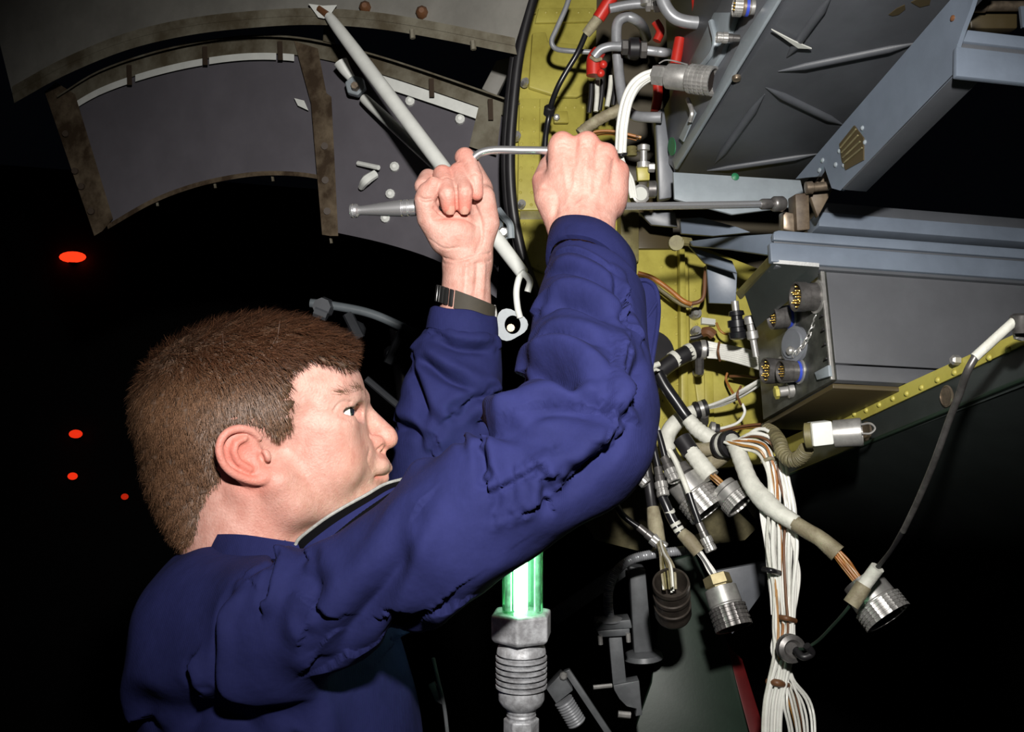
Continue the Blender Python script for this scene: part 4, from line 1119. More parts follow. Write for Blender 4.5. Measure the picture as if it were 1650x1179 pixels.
at_ = hair.data.attributes.new('top_shade', 'FLOAT', 'POINT'); at_.data.foreach_set('value', top_shade.astype(np.float32))
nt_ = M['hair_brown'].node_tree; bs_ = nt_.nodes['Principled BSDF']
na_ = nt_.nodes.new('ShaderNodeAttribute'); na_.attribute_name = 'top_shade'
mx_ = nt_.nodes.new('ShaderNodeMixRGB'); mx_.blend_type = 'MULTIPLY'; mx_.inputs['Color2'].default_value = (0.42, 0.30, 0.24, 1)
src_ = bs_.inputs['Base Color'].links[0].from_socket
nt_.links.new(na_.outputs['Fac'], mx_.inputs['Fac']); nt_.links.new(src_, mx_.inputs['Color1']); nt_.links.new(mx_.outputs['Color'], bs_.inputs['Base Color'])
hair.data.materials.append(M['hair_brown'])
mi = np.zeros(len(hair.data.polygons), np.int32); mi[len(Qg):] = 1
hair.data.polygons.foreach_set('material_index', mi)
# eyebrows
for s in (1, -1):
    ns = 260
    t = rng.random(ns)
    cp = np.array([np.interp(t, [0, .5, 1], [a, b, c]) for a, b, c in zip(hp(589, 641, 26), hp(566, 625, 62), hp(536, 633, 88))]).T
    cp = cp + rng.normal(size=cp.shape) * np.array([2.0, 3.0, 1.5])
    dr_ = np.array([-.8, .25, .3]) + rng.normal(size=(ns, 3)) * .25
    cp2 = cp + dr_ * rng.uniform(8, 14, (ns, 1))
    if s == 1:
        hb = BVHTree.FromPolygons([tuple(v) for v in Vh], [tuple(int(i) for i in q) for q in Qh])
    def snap(c, lift):
        out = []
        for v in c:
            q = hb.find_nearest(Vector(v)); out.append(np.array(q[0] + q[1] * lift))
        return np.array(out)
    a = snap(cp, .2); b = snap(cp2, 1.6)
    w_ = np.array([0, .28, .15])
    SV = np.stack([a - w_, a + w_, b + w_ * .2, b - w_ * .2], 1).reshape(-1, 3) * np.array([1, 1, s])
    np_mesh('eyebrow', h2w(SV), (np.arange(ns) * 4)[:, None] + np.array([[0, 1, 2, 3]]), 'hair_brown', person)

# ------------------------------------------------------------------ coveralls
S = Fld(np.array([-.60, .35, 1.30]), np.array([.28, 1.25, 2.35]), .0036)
allc = np.array([pw(x, y, d) for x in (150, 1090) for y in (340, 1420) for d in (.62, 1.12)])
S = Fld(allc.min(0), allc.max(0), .0038)
k3 = .03
def ch(pts, rs, k=.03): S.chain([pw(*p) for p in pts], rs, k)
vU = np.array([0, 0, 1.0])
# torso, leaning a little forward
S.ell(pw(440, 1200, .90), (.108, .150, .175), axes=[eu, hw, vU])
S.ell(pw(470, 1330, .90), (.120, .165, .25), axes=[eu, hw, vU], k=.05)
S.chain([pw(335, 1015, .835), pw(350, 1000, .98)], [.058, .066], .05)             # shoulder blades
S.cone(pw(405, 985, .90), pw(415, 1030, .90), .060, .08, .04)              # neck base
ch([(400, 1000, .80), (455, 1003, .765), (540, 978, .745), (640, 905, .732), (725, 862, .722), (840, 772, .722), (930, 705, .735)], [.050, .049, .045, .042, .049, .0515, .0530], .02)
ch([(930, 705, .735), (948, 650, .762), (948, 560, .808), (952, 480, .86), (954, 440, .884), (958, 380, .915)], [.0525, .0535, .0500, .0455, .0425, .040], .012)
ch([(664, 850, .745), (682, 764, .745)], [.026, .012], .015)
ch([(440, 1015, 1.0), (560, 960, 1.06), (700, 850, 1.04), (716, 775, 1.01), (728, 640, 1.0), (746, 530, 1.004), (752, 480, 1.006)], [.066, .066, .062, .058, .050, .037, .034], .02)
# neck opening; sleeves end at the cuff seams
S.cone(pw(404, 800, .90), pw(410, 900, .90), .058, .060, .006, 'cut')
S.cone(pw(560, 800, .88), pw(470, 890, .885), .050, .040, .01, 'cut')
def perp_plane(A, B, axis):
    n = np.cross(B - A, np.cross(axis, B - A)); n /= np.linalg.norm(n)
    return n if n @ axis > 0 else -n
axR = pw(958, 380, .915) - pw(952, 480, .86); axR /= np.linalg.norm(axR)
rA, rB = pw(880, 412, .898), pw(1022, 470, .862)
S.cut_plane(rA, perp_plane(rA, rB, axR), .001, rA - .16, rA + .16)
axL = pw(752, 480, 1.006) - pw(740, 580, 1.003); axL /= np.linalg.norm(axL)
lA, lB = pw(688, 528, 1.0), pw(800, 545, 1.0)
S.cut_plane(lA, perp_plane(lA, lB, axL), .001, pw(745, 450, 1.0) - .09, pw(745, 450, 1.0) + .09)
Vs, Qs = nets(S.phi, S.lo, S.h); Vs = relax(Vs, Qs, 4, .5)
sb = BVHTree.FromPolygons([tuple(v) for v in Vs], [tuple(int(i) for i in q) for q in Qs])
def onsuit(x, y):
    r = ray(x, y).normalized(); q = sb.ray_cast(CAM, r)
    return np.array(q[0]) if q[0] is not None else None
def fold(pts, width, depth, n=6):
    """fold along a line seen on the cloth: soft ridge on the upper side, steep drop into a crease below (depth > 0), or a plain ridge (depth < 0)"""
    pp = [onsuit(p.x, p.y) for p in catmull([Vector((x, y, 0)) for x, y in pts], n)]
    pp = [p for p in pp if p is not None]
    if len(pp) < 2: return
    A = np.array(pp); w3 = width * 3.6
    near = np.where(((Vs > A.min(0) - w3) & (Vs < A.max(0) + w3)).all(1))[0]
    Vn = Vs[near]; Nn = Ns[near]
    best = np.full(len(Vn), 1e9); sgn = np.zeros(len(Vn)); ref = np.array(UP) + .45 * np.array(RIGHT)
    for a, b in zip(pp, pp[1:]):
        ba = b - a; t = np.clip((Vn - a) @ ba / (ba @ ba + 1e-12), 0, 1)
        q = Vn - a - t[:, None] * ba; d = np.linalg.norm(q, axis=1)
        sd = np.cross(ba / (np.linalg.norm(ba) + 1e-9), Nn); sd = sd * np.where((sd @ ref) < 0, -1, 1)[:, None]
        m = d < best; best[m] = d[m]; sgn[m] = (q * sd).sum(1)[m]
    s_ = np.sign(sgn) * best
    e = np.minimum(np.linalg.norm(Vn - pp[0], axis=1), np.linalg.norm(Vn - pp[-1], axis=1))
    L_ = sum(np.linalg.norm(b - a) for a, b in zip(pp, pp[1:]))
    f = np.clip(e / (L_ * .30 + 1e-6), 0, 1); f = f * f * (3 - 2 * f)
    w = width
    if depth > 0: prof = 1.0 * np.exp(-((s_ - 1.15 * w) / (1.15 * w)) ** 2) - 1.35 * np.exp(-((s_ + .55 * w) / (.75 * w)) ** 2)
    else: prof = np.exp(-(s_ / w) ** 2)
    Vs[near] += Nn * (abs(depth) * 1.35 * f * prof)[:, None]
# finer cloth mesh: subdivide each quad once for sharp folds
def subdiv(V, Q):
    E = np.sort(np.concatenate([Q[:, [0, 1]], Q[:, [1, 2]], Q[:, [2, 3]], Q[:, [3, 0]]]), 1)
    ue, inv = np.unique(E[:, 0] * (len(V) + 1) + E[:, 1], return_inverse=True)
    a, b = ue // (len(V) + 1), ue % (len(V) + 1)
    n = len(V); nq = len(Q); em = n + inv.reshape(4, nq)
    fcn = n + len(ue) + np.arange(nq)
    V2 = np.concatenate([V, (V[a] + V[b]) / 2, V[Q].mean(1)])
    Q2 = np.concatenate([np.stack([Q[:, i], em[i], fcn, em[(i - 1) % 4]], 1) for i in range(4)])
    return V2, Q2
Vs, Qs = subdiv(Vs, Qs); Vs = relax(Vs, Qs, 2, .5)
Ns = normals(Vs, Qs)
for pts, w, dp in (
    ([(822, 614), (852, 592), (888, 582), (922, 598), (955, 634)], .0105, .0115),
    ([(722, 704), (762, 680), (820, 682), (870, 694), (922, 704)], .0105, .0115),
    ([(836, 666), (880, 648), (925, 648), (985, 664)], .0095, .0060),
    ([(748, 700), (754, 728), (764, 760)], .0055, .0055), ([(776, 712), (781, 738), (784, 766)], .0055, .0050),
    ([(872, 492), (905, 474), (945, 480), (1000, 514)], .0085, .0065),
    ([(856, 548), (890, 532), (930, 536), (985, 556)], .0070, .0035),
    ([(880, 436), (915, 428), (960, 444), (1000, 476)], .0060, .0035),
    ([(905, 760), (945, 745), (985, 712)], .0070, .0045),
    ([(990, 440), (1005, 480), (1012, 530)], .005, .004),
    ([(1010, 540), (1000, 600), (975, 650)], .003, .0022),
    ([(766, 797), (810, 782), (850, 762), (882, 742), (900, 708)], .0030, .0022),
    ([(850, 766), (855, 790), (850, 815)], .005, .0018), ([(830, 776), (832, 800), (828, 822)], .005, .0018), ([(805, 786), (808, 808), (802, 830)], .005, .0016),
    ([(870, 757), (885, 775), (890, 800)], .006, .0030),
    ([(655, 850), (618, 922), (574, 983), (520, 1050)], .012, .0055),
    ([(690, 790), (694, 840), (668, 905), (640, 950), (590, 1010)], .010, -.0050),
    ([(900, 860), (820, 900), (740, 950), (640, 1030), (560, 1100)], .013, -.0060),
    ([(800, 900), (730, 945), (660, 1000), (590, 1090)], .011, .0050),
    ([(388, 940), (362, 985), (360, 1030), (370, 1070), (400, 1120)], .006, .0060),
    ([(470, 886), (430, 915), (395, 945), (372, 965)], .006, .0050), ([(448, 912), (440, 935), (432, 958)], .006, .0055),
    ([(500, 905), (520, 950), (500, 1000)], .010, .0030),
    ([(330, 1070), (328, 1085), (332, 1100)], .006, .0060),
    ([(250, 1150), (330, 1125), (400, 1140), (460, 1170)], .02, .0100),
    ([(657, 557), (690, 580), (721, 601), (779, 630)], .007, .0065), ([(665, 585), (680, 630), (700, 690)], .008, .0060),
    ([(700, 540), (740, 556), (795, 560)], .006, .0045), ([(735, 660), (760, 640), (790, 632)], .008, .0045),
    ([(640, 680), (670, 690), (690, 720)], .008, .0045),
    ([(884, 412), (920, 402), (960, 418), (1005, 452)], .0022, .0016),
    ([(690, 530), (740, 548), (798, 552)], .0022, .0014),
    ([(960, 730), (925, 770), (885, 800)], .010, .0040), ([(1030, 560), (1010, 620), (990, 690)], .009, .0045),
):
    fold(pts, w, dp)
rng2 = np.random.default_rng(11)
nz = sum(a * np.sin(Vs @ (rng2.normal(size=3) * f) + rng2.uniform(0, 6)) for f, a in ((25, .0010), (38, .0008), (55, .0006), (80, .0004), (60, .0006)))
Vs = Vs + Ns * nz[:, None]
suit = np_mesh('coveralls', Vs, Qs, 'cloth_blue', person)
suit['label'] = 'navy blue cotton coveralls with rumpled sleeves'

# ---- cuffs
def cuff(A1, B1, A0, B0, axis, dep1, dep0, th, bulge=0.0):
    loops = []
    for (A, B, dep, q) in ((A0, B0, dep0 * .90, .90), (A0, B0, dep0, 1.0), ((A0 + A1) / 2, (B0 + B1) / 2, (dep0 + dep1) / 2 * 1.015, 1.015), (A1, B1, dep1, 1.0), (A1, B1, dep1 - th * .5, 'hem'), (A1, B1, dep1 - th, 'in'), ((A0 + A1) / 2, (B0 + B1) / 2, dep1 - th * 1.2, 'in')):
        c = (A + B) / 2; a = (B - A) / 2; n = np.cross(a, axis); n /= np.linalg.norm(n)
        if n @ (-cf) < 0: n = -n
        la = np.linalg.norm(a); u = a / la
        if q == 'in': la = la - th; 
        elif q == 'hem': la = la - th * .5; c = c + axis * th * .4
        else: la = la * q
        loops.append([Vector(c + u * la * math.cos(t) + n * dep * math.sin(t) + axis * .0009 * math.sin(5 * t + 1)) for t in np.linspace(0, 2 * math.pi, 48, endpoint=False)])
    V = [v for l in loops for v in l]; Fc = []
    for i in range(len(loops) - 1):
        for j in range(48): Fc.append((i * 48 + j, i * 48 + (j + 1) % 48, (i + 1) * 48 + (j + 1) % 48, (i + 1) * 48 + j))
    return V, Fc
mesh_obj('cuff', cuff(pw(884, 379, .922), pw(1026, 434, .890), pw(879, 416, .901), pw(1023, 474, .864), axR, .040, .0440, .0035), 'cloth_blue', suit, angle=80)
mesh_obj('cuff', cuff(pw(693, 497, 1.0), pw(801, 514, 1.0), pw(686, 530, 1.0), pw(803, 548, 1.0), axL, .0335, .0375, .003), 'cloth_blue', suit, angle=80)
# ---- collar band and trim
def ribbon(top, bot, th, name, m, parent, n=6):
    A = catmull([P(*p) for p in top], n); B_ = catmull([P(*p) for p in bot], n)
    V, Fc = [], []
    for i, (a, b) in enumerate(zip(A, B_)):
        t = (A[min(i + 1, len(A) - 1)] - A[max(i - 1, 0)])
        nrm = t.cross(b - a).normalized() * th
        V += [a, b, b + nrm, a + nrm]
    for i in range(len(A) - 1):
        for k in range(4):
            k2 = (k + 1) % 4; Fc.append((4 * i + k, 4 * i + k2, 4 * i + 4 + k2, 4 * i + 4 + k))
    Fc += [(0, 3, 2, 1), tuple(4 * (len(A) - 1) + k for k in range(4))]
    return mesh_obj(name, (V, Fc), m, parent, angle=60)
ctop = [(318, 872, .93), (322, 868, .875), (345, 861, .838), (390, 861, .815), (440, 868, .802), (480, 874, .796)]
cbot = [(318, 905, .93), (318, 905, .870), (338, 902, .826), (388, 898, .800), (442, 900, .786), (490, 905, .780)]
ribbon(ctop, cbot, .003, 'collar_band', 'cloth_blue', suit)
ftop = [(476, 878, .797), (484, 866, .797), (520, 838, .798), (552, 818, .802), (590, 797, .81), (620, 780, .82), (656, 770, .835)]
fbot = [(500, 905, .775), (512, 892, .772), (545, 866, .772), (578, 842, .772), (612, 818, .775), (640, 800, .782), (668, 786, .80)]
fmid = [(x * .6 + u * .4, y * .6 + v * .4, d * .6 + e * .4 - .006) for (x, y, d), (u, v, e) in zip(ftop, fbot)]
ribbon(ftop, fbot, .002, 'collar_lining', 'collar_inside', suit)
flow_ = [(u + 14, v + 40, e - .008) for (u, v, e) in fbot]
ribbon(fmid, flow_, .003, 'collar_leaf', 'cloth_blue', suit)
mesh_obj('collar_trim', sweep([P(x, y, d - .002) for x, y, d in ftop], .0014, 8), 'collar_trim', suit)
# open sleeve placket hanging beside the cuff
pt = [(1024, 452, .880), (1042, 452, .884), (1056, 464, .886), (1061, 490, .884), (1060, 520, .870), (1054, 560, .845), (1046, 610, .815)]
pb = [(1012, 470, .868), (1018, 500, .868), (1020, 530, .862), (1018, 545, .855), (1016, 565, .840), (1012, 600, .815), (1010, 640, .790)]
ribbon(pt, pb, .0035, 'sleeve_placket', 'cloth_blue', suit)
mesh_obj('placket_hem', sweep([P(x, y, d - .001) for x, y, d in pt], .0021, 8), 'cloth_blue', suit)
mesh_obj('placket_hem', sweep([P(1022, 532, .866), P(1040, 515, .872), P(1058, 488, .882)], .0016, 8), 'cloth_blue', suit)
mesh_obj('cuff_button', lathe(P(1004, 423, .868), -FWD, [(0, .004), (.0015, .004), (.002, .003)], 14), 'cloth_blue', suit)

# ---- wristwatch
wt = thing('wristwatch', P(748, 515, .985), 'black link wristwatch band on the raised bare wrist', 'watch')
wc = pw(750, 490, 1.006); wa = np.array(P(755, 440, 1.008)) - np.array(P(745, 540, 1.0)); wa /= np.linalg.norm(wa)
wr = cr - wa * (cr @ wa); wr = wr + .28 * 0 * cu; wr /= np.linalg.norm(wr); wf = np.cross(wa, wr)
wa2 = wa + .18 * wr * 0; 
def wpt(an, r, z): # angle 0 = picture right, 90 = towards camera
    return Vector(wc + wr * math.cos(an) * r + (-cf) * math.sin(an) * r * .93 + wa * (z - .0085 * math.cos(an)))
for i in range(22):
    a0 = math.radians(112 + i * 11.6); a1 = a0 + math.radians(8.2)
    V = [wpt(a, r, z) for r in (.0285, .0315) for (a, z) in ((a0, -.0085), (a1, -.0085), (a1, .0085), (a0, .0085))]
    Fc = [(0, 1, 2, 3), (4, 7, 6, 5), (0, 4, 5, 1), (1, 5, 6, 2), (2, 6, 7, 3), (3, 7, 4, 0)]
    mesh_obj('link', (V, Fc), 'watch_black', wt, bevel=.0007)
V, Fc = [], []
for i in range(13):
    a = math.radians(8 + i * 8.4)
    V += [wpt(a, .0285, -.009), wpt(a, .0285, .009), wpt(a, .0312, .009), wpt(a, .0312, -.009)]
for i in range(12):
    for k in range(4): Fc.append((4 * i + k, 4 * i + (k + 1) % 4, 4 * i + 4 + (k + 1) % 4, 4 * i + 4 + k))
Fc += [(0, 3, 2, 1), tuple(48 + k for k in range(4))]
mesh_obj('clasp', (V, Fc), 'strap_olive', wt, angle=50)
mesh_obj('buckle', sweep([wpt(math.radians(4), .0295, .010), wpt(math.radians(4), .032, 0), wpt(math.radians(4), .0295, -.010)], .0012, 8), 'steel', wt)
# ================================================================== wrench
def Pl(pts): return [P(*p) for p in pts]
wr_ = thing('speed_wrench', P(700, 340, 1.0), 'chrome cranked speed wrench held in both fists', 'wrench')
g0, g1 = P(565, 340, 1.006), P(712, 332, .997)
k = px(1.0)
mesh_obj('grip', lathe(g0, g1 - g0, [(0, 8 * k), (.5 * k, 11 * k), (4 * k, 11.5 * k), (5 * k, 9.5 * k), (6.5 * k, 9.5 * k), (7.5 * k, 11.5 * k), (11 * k, 11 * k), (14 * k, 7.5 * k), (20 * k, 7.5 * k), (40 * k, 9.5 * k), (65 * k, 12 * k), (84 * k, 13.5 * k), (85 * k, 12 * k), (87 * k, 12 * k), (88 * k, 13.5 * k), (94 * k, 13.5 * k), (95 * k, 12 * k), (97 * k, 12 * k), (98 * k, 13.5 * k), (130 * k, 13 * k), (146 * k, 10 * k)], 28), 'chrome', wr_, angle=30)
mesh_obj('crank', sweep(Pl([(708, 332, .998), (735, 329, 1.002), (750, 305, 1.004), (757, 268, 1.0), (768, 250, .998), (792, 242, .996), (840, 242, .993), (890, 243, .990), (918, 247, .986), (932, 266, .985), (938, 305, .984), (955, 328, .984), (1005, 332, .986), (1110, 331, 1.026), (1228, 329, 1.072)]), 4.0 * mm, 14, n=8), 'chrome', wr_)
s0, s1 = P(1224, 329, 1.070), P(1282, 328, 1.092)
mesh_obj('socket_drive', lathe(s0, s1 - s0, [(0, 5 * k), (.5 * k, 7 * k), (3 * k, 8 * k), (6 * k, 9.5 * k), (22 * k, 9.5 * k), (25 * k, 7 * k), (28 * k, 6 * k)], 20), 'steel_dark', wr_)
mesh_obj('socket', lathe(s0 + (s1 - s0).normalized() * 27 * k, s1 - s0, [(0, 7 * k), (2 * k, 11 * k), (6 * k, 13.5 * k), (22 * k, 13.5 * k), (26 * k, 11 * k)], 24), 'steel_dark', wr_)

# ================================================================== connector and cable builders
def conn(parent, p0, p1, r, body='steel', ring='steel_dark', nut='steel', face=False, pins=0, hexnut=False):
    """plug from the cable side p0 to the mating face p1"""
    p0, p1 = Vector(p0), Vector(p1); L = (p1 - p0).length; a = (p1 - p0)
    mesh_obj('clamp_nut', lathe(p0, a, [(0, r * .55), (.02 * L, r * .74), (.2 * L, r * .76), (.22 * L, r * .62), (.27 * L, r * .62)], 6 if hexnut else 20), nut, parent, smooth=not hexnut)
    mesh_obj('shell', lathe(p0, a, [(.24 * L, r * .7), (.26 * L, r * .88), (.56 * L, r * .90), (.58 * L, r * .84), (.62 * L, r * .84)], 28), body, parent)
    prof = [(.60 * L, r * .9)]
    n = 4
    for i in range(n):
        t = .62 + .30 * i / n
        prof += [(t * L, r), ((t + .045) * L, r), ((t + .05) * L, r * .94), ((t + .07) * L, r * .94)]
    prof += [(.93 * L, r), (L, r), (L, r * .86), (.90 * L, r * .84)]
    kn = lambda i, an: 1 + .018 * math.cos(24 * an)
    mesh_obj('coupling_ring', lathe(p0, a, prof, 48, lobes=kn), ring, parent, angle=35)
    ins = mesh_obj('insert', lathe(p0, a, [(.86 * L, r * .5), (.92 * L, r * .83), (.925 * L, r * .83)], 24), 'insert_dark', parent)
    if pins:
        an_ = a.normalized(); u = an_.orthogonal().normalized(); v = an_.cross(u)
        for i in range(pins):
            if i == 0: rr, th = 0, 0
            elif i < 7: rr, th = .36 * r, i * math.pi / 3
            else: rr, th = .64 * r, i * 2 * math.pi / max(1, (pins - 7))
            c = p0 + a * .92 + (u * math.cos(th) + v * math.sin(th)) * rr
            mesh_obj('pin', lathe(c, a, [(-.002, r * .07), (r * .16, r * .07), (r * .2, r * .04)], 8), 'gold_pin', ins)

def bnc(parent, p0, p1, r):
    p0, p1 = Vector(p0), Vector(p1); L = (p1 - p0).length; a = p1 - p0
    mesh_obj('ferrule', lathe(p0, a, [(0, r * .5), (.02 * L, r * .66), (.3 * L, r * .68), (.32 * L, r * .8), (.5 * L, r * .8), (.52 * L, r * .7)], 18), 'steel_dark', parent)
    kn = lambda i, an: 1 + .03 * math.cos(16 * an)
    mesh_obj('bayonet_ring', lathe(p0, a, [(.5 * L, r * .8), (.52 * L, r), (.72 * L, r), (.74 * L, r * .88), (.8 * L, r * .88), (.82 * L, r * .98), (.97 * L, r * .98), (L, r * .8), (.9 * L, r * .6)], 32, lobes=kn), 'steel', parent, angle=35)
    u = a.normalized().orthogonal().normalized()
    mesh_obj('lug', sweep([p0 + a * .88 - u * r * 1.25, p0 + a * .88 + u * r * 1.25], r * .16, 8), 'steel', parent)

def pipe(name, pts, rpx, m, label, cat='pipe', d0=None, n=8, group=None, rfun=None):
    d = sum(p[2] for p in pts) / len(pts)
    o = mesh_obj(name, sweep(Pl(pts), rpx * px(d), 14, n=n, rfun=rfun), m)
    return tag(o, label, cat, group)

def part_tube(parent, name, pts, rpx, m, n=8, seg=12, rfun=None):
    d = sum(p[2] for p in pts) / len(pts)
    r = [x * px(d) for x in rpx] if isinstance(rpx, (list, tuple)) else rpx * px(d)
    return mesh_obj(name, sweep(Pl(pts), r, seg, n=n, rfun=rfun), m, parent)

def wires(parent, pts, spread, nw, rpx, mats, seed=0, name='wire', taper=None):
    rnd = random.Random(seed)
    for i in range(nw):
        th = rnd.uniform(0, 6.283); rr = math.sqrt(rnd.random())
        q = []
        for j, p in enumerate(pts):
            s = spread if not isinstance(spread, (list, tuple)) else spread[j]
            th2 = th + rnd.uniform(-.35, .35); r2 = rr * rnd.uniform(.8, 1.1)
            q.append((p[0] + math.cos(th2) * r2 * s, p[1] + math.sin(th2) * r2 * s * .35, p[2] + math.sin(th2) * r2 * s * px(p[2])))
        part_tube(parent, name, q, rpx * rnd.uniform(.8, 1.15), rnd.choice(mats), n=6, seg=8)
wrapf = lambda fr, am: (lambda t: 1 + am * math.sin(fr * t * 6.283))

# ================================================================== pipes and fittings behind the hands (top centre)
pipe('hydraulic_pipe', [(922, -20, 1.36), (912, 12, 1.36), (897, 46, 1.36), (889, 66, 1.36), (895, 78, 1.36), (915, 82, 1.355), (955, 84, 1.35)], 4.2, 'pipe_grey', 'thin grey pipe with a tight bend on the yellow bulkhead')
cb = thing('control_cable', P(880, 240, 1.3), 'glossy black cable dropping from a red sleeve to the wrench bar', 'cable')
part_tube(cb, 'jacket', [(945, 52, 1.30), (930, 86, 1.30), (912, 116, 1.305), (899, 140, 1.31), (889, 166, 1.32), (884, 190, 1.33), (879, 222, 1.33), (878, 262, 1.33)], 4.6, 'black_plastic')
part_tube(cb, 'tan_sleeve', [(966, 26, 1.29), (956, 40, 1.295), (944, 55, 1.30)], [8.5, 9, 8], 'sleeve_tan')
part_tube(cb, 'red_sleeve', [(992, -14, 1.285), (978, 8, 1.287), (964, 30, 1.29)], 10.5, 'red_paint')
mesh_obj('clamp', lathe(P(886, 171, 1.325), P(884, 187, 1.335) - P(886, 171, 1.325), [(0, .0055), (.002, .0075), (.012, .0075), (.014, .0055)], 16), 'rubber', cb)
mesh_obj('clamp_screw', lathe(P(897, 188, 1.335), FWD, [(0, .002), (.001, .0045), (.008, .0045)], 6), 'steel', cb, smooth=False)
pipe('upper_pipe', [(982, 14, 1.27), (1000, 10, 1.27), (1020, 7, 1.27), (1042, 6, 1.27)], 7.5, 'pipe_grey', 'short grey pipe leaving the red sleeve at the top')
ft = thing('pipe_coupling', P(1050, 24, 1.26), 'bright silver pipe coupling at the top centre', 'fitting')
mesh_obj('body', lathe(P(1040, 8, 1.262), RIGHT, [(0, .006), (.001, .0085), (.006, .0085), (.007, .006), (.010, .006), (.011, .0095), (.018, .0095), (.019, .007)], 6), 'steel', ft, smooth=False)
mesh_obj('sleeve', lathe(P(1042, -6, 1.262), UP, [(-.012, .006), (-.011, .008), (.01, .008)], 14), 'steel', ft)
pipe('looped_pipe', [(1042, 60, 1.42), (1036, 44, 1.33), (1026, 33, 1.295), (1010, 27, 1.29), (996, 36, 1.29), (993, 60, 1.29), (996, 105, 1.29), (1000, 140, 1.285), (1006, 170, 1.28), (1022, 186, 1.27), (1046, 189, 1.26), (1066, 189, 1.255)], 8.5, 'pipe_grey', 'grey pipe looping down beside the white cable')
pipe('bent_pipe', [(1064, -16, 1.2), (1070, 6, 1.2), (1084, 26, 1.2), (1106, 35, 1.2), (1142, 38, 1.2)], 10.5, 'pipe_grey', 'thick grey pipe bending right into the equipment box')
el = thing('red_elbow', P(965, 125, 1.28), 'red elbow fitting with a pale rim left of the pipe union', 'fitting')
part_tube(el, 'body', [(966, 82, 1.28), (958, 96, 1.28), (957, 122, 1.28)], [11, 13, 12.5], 'red_paint')
part_tube(el, 'rim', [(952, 92, 1.272), (960, 97, 1.268), (969, 95, 1.270)], 3, 'sleeve_tan')
mesh_obj('knob', ball(P(972, 104, 1.272), .0055), 'red_paint', el); mesh_obj('knob', ball(P(968, 118, 1.272), .0055), 'red_paint', el)
un = thing('pipe_union', P(1020, 95, 1.265), 'dark hex union joining two grey pipes', 'fitting')
part_tube(un, 'pipe_stub', [(957, 92, 1.272), (968, 80, 1.27), (984, 75, 1.268), (1002, 75, 1.265)], 7.5, 'pipe_grey')
mesh_obj('nut', lathe(P(1001, 76, 1.265), RIGHT, [(0, .007), (.001, .010), (.008, .010), (.009, .008)], 6), 'steel_dark', un, smooth=False)
mesh_obj('body', lathe(P(1012, 78, 1.265), RIGHT, [(0, .011), (.002, .0135), (.013, .0135), (.015, .010)], 16), 'rubber', un)
mesh_obj('nut', lathe(P(1031, 80, 1.265), RIGHT, [(0, .009), (.001, .011), (.008, .011), (.009, .008)], 6), 'steel_dark', un, smooth=False)
part_tube(un, 'pipe_stub', [(1040, 81, 1.265), (1056, 83, 1.265), (1072, 85, 1.27), (1080, 86, 1.34)], 7.5, 'pipe_grey')
for pts, lab, r in (([(1122, -10, 1.22), (1124, 20, 1.22), (1118, 52, 1.23)], 'red rod behind the thick bent pipe', 9), ([(1096, 62, 1.25), (1092, 82, 1.25), (1088, 104, 1.25)], 'red fitting just above the silver plug', 9),
                    ([(1058, 120, 1.29), (1060, 150, 1.29), (1056, 180, 1.29)], 'red tube below the silver plug', 8), ([(1056, 35, 1.3), (1064, 50, 1.3), (1058, 66, 1.3)], 'short red tube beside the pipe union', 7)):
    pipe('red_fitting', pts, r, 'red_paint', lab, 'fitting')
for i, (x0, y0, x1, y1, m_, lab) in enumerate(((953, 132, 949, 182, 'rubber', 'black hose left of the vertical group under the red elbow'), (962, 130, 960, 180, 'sleeve_white', 'pale hose second from the left under the red elbow'), (971, 128, 966, 178, 'rubber', 'middle black hose under the red elbow'),
                                      (985, 122, 978, 172, 'sleeve_white', 'pale hose second from the right under the red elbow'), (992, 120, 988, 170, 'rubber', 'black hose nearest the looped pipe'))):
    pipe('hose', [(x0, y0, 1.33), ((x0 + x1) / 2 + 1, (y0 + y1) / 2, 1.33), (x1, y1, 1.33)], 4, m_, lab, 'hose', group='hoses under the red elbow')
pipe('wrapped_hose', [(934, 216, 1.26), (948, 204, 1.26), (970, 190, 1.255), (1000, 176, 1.25)], 9.5, 'sleeve_tan', 'pale ribbed hose just above the right fist', 'hose', rfun=wrapf(16, .05))
am = thing('amber_harness', P(975, 232, 1.27), 'bundle of amber wires passing behind the right fist', 'harness')
wires(am, [(935, 222, 1.28), (960, 214, 1.275), (990, 214, 1.27), (1025, 222, 1.265)], 9, 9, 2.2, ['wire_amber', 'wire_orange', 'tape_brown'], 2)
sf = thing('gauge_fitting', P(1040, 320, 1.25), 'cluster of silver and yellow fittings right of the fist', 'fitting')
mesh_obj('stem', lathe(P(1037, 232, 1.25), -UP, [(0, .004), (.002, .008), (.008, .008), (.009, .0045), (.022, .0045), (.023, .0085), (.03, .0085)], 14), 'steel', sf)
mesh_obj('yellow_block', prism(Pl([(1026, 266, 1.25), (1047, 264, 1.25), (1047, 290, 1.25), (1028, 291, 1.25)]), FWD * .012), 'chromate', sf, bevel=.001)
mesh_obj('cap', lathe(P(1033, 312, 1.245), FWD + RIGHT * -.2, [(0, .009), (.001, .012), (.014, .012)], 18), 'steel', sf)
mesh_obj('gauge_face', lathe(P(1032.5, 312, 1.2435), FWD + RIGHT * -.2, [(0, .0085), (.001, .0085)], 18), 'paper_white', sf)
mesh_obj('barrel', lathe(P(1043, 305, 1.25), RIGHT, [(0, .006), (.001, .011), (.010, .011), (.012, .007)], 16), 'steel_dark', sf)
mesh_obj('spring', lathe(P(1018, 236, 1.26), -UP, [(0, .006), (.002, .0075), (.004, .006), (.006, .0075), (.008, .006), (.010, .0075), (.012, .006)], 12), 'chromate_dull', sf)
